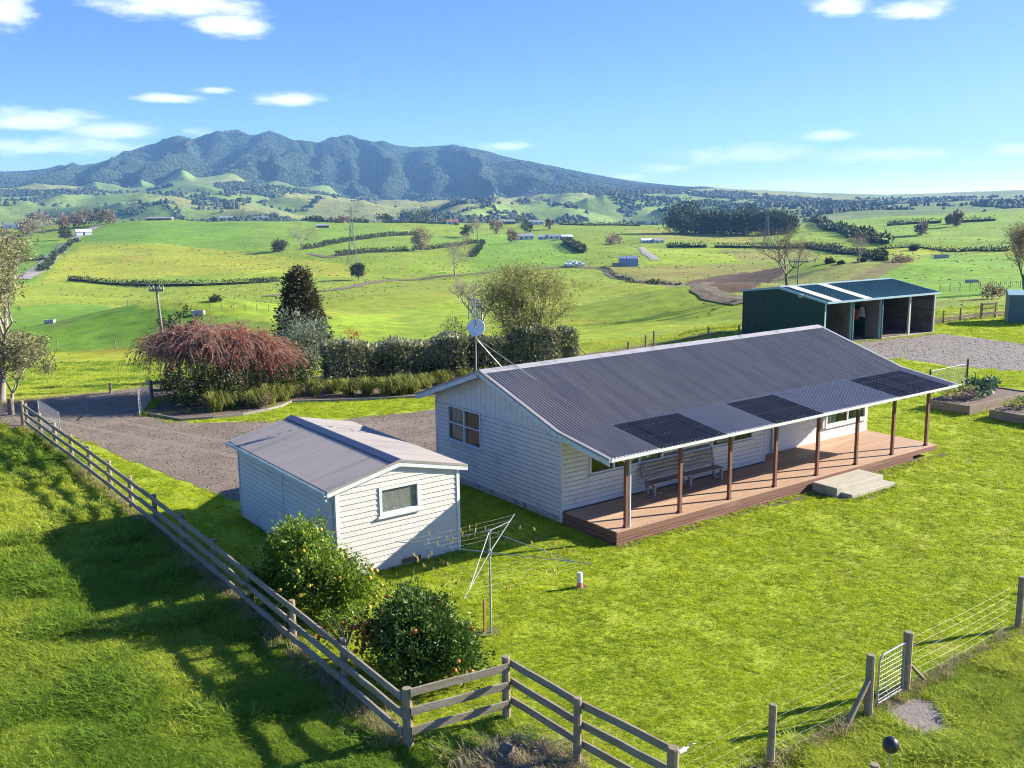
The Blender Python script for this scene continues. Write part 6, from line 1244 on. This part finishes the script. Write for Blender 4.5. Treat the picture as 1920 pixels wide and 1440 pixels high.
# ------------------------------------------------------------------ grass
def keepview(x, y, m=170, z=.0):
    d = np.stack([x-CAM[0], y-CAM[1], np.zeros_like(x)+z-CAM[2]], -1); w = d@FW; u = 960+FPX*(d@RT)/np.maximum(w,.1); v = 720-FPX*(d@UP)/np.maximum(w,.1); return (w > 3) & (u > -m) & (u < 1920+m) & (v > 300) & (v < 1440+m)
HOUSE = [(-.05,-2.62),(17.05,-2.62),(17.05,7.5),(-.05,7.5)]; GAR = [(-7.86,-.06),(-3.93,-.06),(-3.93,7.1),(-7.86,7.1)]; STEP = [(9.1,-4.1),(11.9,-4.1),(11.9,-2.6),(9.1,-2.6)]; SHED_ = [(37.8,18.2),(49.8,17.1),(50.6,25.2),(38.6,26.3)]
PADL = [tuple(map(float, p)) for p in PAD]; BEDS = [[(24.7,.35),(30.45,.35),(30.45,2.6),(24.7,2.6)],[(24.7,-2.95),(30.45,-2.95),(30.45,-.5),(24.7,-.5)]]
def polar_pts(n, d0, d1):
    d = np.exp(RNG.uniform(math.log(d0), math.log(d1), n)) if d1/d0 > 1e9 else d0*(d1/d0)**(RNG.random(n)); t = RNG.uniform(R(-36), R(36), n); return CAM[0]+d*np.sin(YAW+t), CAM[1]+d*np.cos(YAW+t), d
def grass():
    # points spread evenly in log distance: density falls as the picture shrinks
    x, y, d = polar_pts(560000, 13.5, 100); lw = inpoly(x, y, LAWN); no = np.zeros(len(x), bool)
    for P in [HOUSE, GAR, STEP, SHED_, BED, PADL]+BEDS: no |= inpoly(x, y, P)
    dn = inpoly(x+(fbm(x*1.3,y*1.3,3,41)-.5)*1.3, y+(fbm(x*1.3,y*1.3,3,43)-.5)*1.3, DRIVE) | inpoly(x+(fbm(x*.9,y*.9,3,41)-.5)*2.2, y+(fbm(x*.9,y*.9,3,43)-.5)*2.2, YARD)
    v = keepview(x, y); bare = (fbm(x/1.1, y/1.1, 4, 47) > .66) & (RNG.random(len(x)) < .55)
    k = lw & ~no & ~dn & v & ~bare; X, Y, Dd = x[k], y[k], d[k]
    n1 = fbm(X/3.2, Y/3.2, 4, 53); n2 = fbm(X/.5, Y/.5, 3, 55); n3 = fbm(X/.22, Y/.22, 2, 56); tint = np.clip(n1*.55+.16+(n2-.5)*.75+(n3-.5)*1.2+RNG.normal(0,.16,len(X)), 0, 1); sc = (Dd/20)**.75*RNG.uniform(.7,1.3,len(X))*(.45+1.1*n3)
    tag(scatter('lawn_grass', np.stack([X,Y,np.full(len(X),.006)],-1), sc, tint, [tuft(14,.026,.0085,.06,1.9,1,i) for i in range(6)], M['grass']), 'short mown grass of the lawn', 'grass', kind='stuff')
    x, y, d = polar_pts(330000, 12.0, 120); lw = inpoly(x, y, LAWN); no = inpoly(x, y, PADL) | inpoly(x+(fbm(x,y,3,41)-.5)*1.2, y+(fbm(x,y,3,43)-.5)*1.2, DRIVE) | inpoly(x, y, BED) | inpoly(x, y, SHED_)
    k = ~lw & ~no & keepview(x, y) ; X, Y, Dd = x[k], y[k], d[k]; Z = H(X, Y)
    n1 = fbm(X/2.6, Y/2.6, 4, 57); n2 = fbm(X/.7, Y/.7, 3, 59); n3 = fbm(X/7, Y/7, 3, 58); far = sstep(48, 62, Dd); tint = np.clip((n1-.5)*1.7+(n3-.5)*1.2+.62+RNG.normal(0,.13,len(X))+far*.25, 0, 1); cl = sstep(.56,.66,fbm(X/1.3, Y/1.3, 3, 66)); tint = np.clip(tint-cl*.28, 0, 1); sc = RNG.uniform(.6,1.3,len(X))*(.35+1.3*n2)*(1+.7*cl)*(Dd/22)**.6*(1-.45*far)
    tag(scatter('paddock_grass', np.stack([X,Y,Z-.005],-1), sc, tint, [tuft(17,.085,.012,.12,1.6,2,20+i) for i in range(7)], M['longgrass']), 'long lush paddock grass outside the fences', 'grass', kind='stuff')
    # dry seeding grass along fence lines and the track verge
    E_ = [((0,-2.7),(17,-2.75),700,.10),((-.1,-.1),(-.1,7.4),450,.09),((-7.95,-.1),(-7.95,7.1),700,.10),((-7.8,-.15),(-3.9,-.15),420,.09),((-3.85,0),(-3.85,7),300,.09),((-10.45,-8.2),(-10.45,24),1600,.14),((-8.3,-12.85),(13,-12.7),1500,.12),((-8.4,-8.6),(-8.3,-12.8),420,.12),((-10.4,-8.4),(-8.5,-8.7),300,.12),((9,-4.15),(11.9,-4.15),160,.08),((24.7,.3),(30.4,.3),260,.08),((24.65,.4),(24.65,2.6),130,.07),((24.65,-2.9),(24.65,-.5),130,.07),((38,18.1),(49.8,17.0),500,.15),((1.1,23.5),(8,20.3),420,.12),((-5.8,25.4),(1.1,23.4),420,.14)]
    q_ = []
    for a_, b_, n_, w_ in E_: s_ = RNG.random(n_); q_.append(np.stack([a_[0]+(b_[0]-a_[0])*s_+RNG.normal(0,w_,n_), a_[1]+(b_[1]-a_[1])*s_+RNG.normal(0,w_,n_)], -1))
    q_ = np.concatenate(q_); tag(scatter('edge_grass', np.stack([q_[:,0],q_[:,1],np.zeros(len(q_))],-1), RNG.uniform(.35,1.0,len(q_)), np.clip(RNG.normal(.5,.25,len(q_)),0,1), [tuft(14,.12,.010,.07,.8,2,70+i) for i in range(4)], M['longgrass']), 'unmown tufts along walls, posts and edges', 'grass', kind='stuff')
    def line(a, b, n, w): s = RNG.random(n); return np.stack([a[0]+(b[0]-a[0])*s+RNG.normal(0,w,n), a[1]+(b[1]-a[1])*s+RNG.normal(0,w,n)], -1)
    Q = np.concatenate([line((-10.6,-8.3),(-10.55,6),600,.2), line((-10.6,6),(-10.9,26),500,.15), line((-8.3,-13.0),(-1,-12.95),170,.12), line((-1,-12.9),(9,-12.7),200,.12), line((-9.9,-9.6),(-8.6,-10.8),700,.35), line((-12,34.2),(4,34.0),3000,.7), line((4,33.0),(22,26.5),1600,.7), line((21,25.8),(38,28),1800,.6), line((50,21),(66,20.5),1600,.5)])
    tag(scatter('dry_grass', np.stack([Q[:,0],Q[:,1],H(Q[:,0],Q[:,1])],-1), RNG.uniform(.5,1.25,len(Q)), RNG.random(len(Q)), [tuft(12,.26,.010,.10,.7,2,50+i) for i in range(4)], M['drygrass']), 'dry straw-coloured grass along fences and track verge', 'grass', kind='stuff')
def rushes():
    n = 38000; d = np.exp(RNG.uniform(math.log(75), math.log(1150), n)); t = RNG.uniform(R(-34), R(34), n); x = CAM[0]+d*np.sin(YAW+t); y = CAM[1]+d*np.cos(YAW+t); f = fbm(x/26, y/26, 4, 97)*.6+fbm(x/150, y/150, 2, 98)*.4
    k = (RNG.random(n) < np.clip((f-.44)*3.2, .015, .6)) & ~inpoly(x, y, LAWN) & ~inpoly(x, y, YARD) & ~inpoly(x, y, SHED_) & ~inpoly(x, y, DRIVE); x, y, d = x[k], y[k], d[k]
    tag(scatter('pasture_rushes', np.stack([x, y, H(x, y)-.02], -1), RNG.uniform(.5, 1.3, len(x))*np.clip(d/170, .8, 3.2)*.16, np.clip(RNG.normal(.45,.3,len(x)),0,1), [blob(110+i, 1, .4, .6) for i in range(4)], mat('rank_pasture_tuft', (.10,.155,.016), attr=('tint', 'INSTANCER', (.22,.27,.03)), rough=.9)), 'rank tufts and dung patches across the far paddocks', 'grass', kind='stuff')
grass(); rushes()
def corner_litter():
    # dead prunings heaped in the fence corner
    SG = []; 
    for i in range(420):
        a = random.uniform(0,6.28); c = (random.gauss(-9.25,.42), random.gauss(-10.1,.42), random.uniform(.02,.18)); l = random.uniform(.12,.5); SG.append((*c, c[0]+math.cos(a)*l, c[1]+math.sin(a)*l, c[2]+random.uniform(-.05,.12), .007, .004))
    t = thing('pruning_heap', 'heap of dead prunings and roots inside the foreground fence corner', 'twig heap', (-9.25,-10.1,0)); segobj('dead_sticks', SG, M['palebark'], t, 4); obj('old_stump', MB().tube((-9.35,-9.9,-.1),(-9.3,-9.85,.30),.20,.13,9).tube((-9.2,-9.8,-.05),(-8.9,-9.6,.12),.07,.03,6).tube((-9.4,-10.0,-.05),(-9.75,-10.2,.1),.07,.03,6), M['bark'], t)
    sheet('soil_patch', [(-10.1,-9.3),(-9.2,-9.1),(-8.6,-9.9),(-8.7,-10.9),(-9.5,-11.0),(-10.2,-10.2)], .012, M['mud'], .3, 33)
corner_litter()
sheet('soil_patch', [(-.2,-2.75),(3,-3.0),(6,-2.85),(8.8,-3.1),(9.2,-4.3),(10.5,-4.4),(12.1,-4.1),(12.3,-3.0),(15,-2.95),(17.6,-2.9),(17.5,-2.55),(8,-2.5),(-.1,-2.5)], .013, M['mud'], .35, 44)
def ruts():
    P = [(-9.2,28.6),(-8.4,26),(-7.2,22.5),(-5.7,18.5),(-4.2,14.5),(-2.8,11),(-1.8,8.6)]
    for off in (-.75,.75):
        L_ = []; R_ = []
        for i, p in enumerate(P):
            a = np.array(P[max(0,i-1)]); b = np.array(P[min(len(P)-1,i+1)]); t = (b-a)/np.linalg.norm(b-a); nn = np.array([-t[1],t[0]]); L_.append(tuple(np.array(p)+nn*(off-.2))); R_.append(tuple(np.array(p)+nn*(off+.2)))
        sheet('wheel_rut', L_+R_[::-1], .0195, M['rut'], .16, 61 if off < 0 else 62)
M['rut'] = mat('compacted_wheel_rut', (.225,.18,.135), (.165,.13,.098), 3, .95, .4, 25)
ruts()
def stones():
    n = 30000; x = RNG.uniform(-24, 17, n); y = RNG.uniform(7, 34, n); k = inpoly(x, y, ragged(DRIVE, .9, .5, 5)) & keepview(x, y); a = np.stack([x[k], y[k]], -1); x = RNG.uniform(34, 60, n//3); y = RNG.uniform(3, 19, n//3); k = inpoly(x, y, ragged(YARD, .9, .5, 8)) & keepview(x, y); b = np.stack([x[k], y[k]], -1); q = np.concatenate([a, b]); 
    tag(scatter('loose_stones', np.stack([q[:,0],q[:,1],np.full(len(q),.014)],-1), RNG.uniform(.012,.04,len(q)), RNG.random(len(q)), [blob(90+i, 1, .3, .5) for i in range(3)], mat('loose_gravel_stone', (.11,.085,.063), attr=('tint', 'INSTANCER', (.24,.19,.145)), rough=.9)), 'loose gravel stones on the driveway and yard', 'gravel', kind='stuff')
stones()

# ------------------------------------------------------------------ the air
def haze():
    x0, y0, x1, y1 = -9000, -9000, 12000, 12500; zb = float(min(-140.0, -140.0)); zt = 720.0
    o = obj('haze', MB().box(x0,y0,zb,x1,y1,zt), None); m = bpy.data.materials.new('haze_air'); m.use_nodes = True; N, L = m.node_tree.nodes, m.node_tree.links; N.clear(); out = N.new('ShaderNodeOutputMaterial'); v = N.new('ShaderNodeVolumePrincipled')
    v.inputs['Color'].default_value = (.27,.57,1.0,1); v.inputs['Density'].default_value = .000076; v.inputs['Anisotropy'].default_value = .0; L.new(v.outputs[0], out.inputs['Volume']); o.data.materials.append(m); tag(o, 'thin bluish haze filling the valley air', 'haze', kind='stuff')
haze()
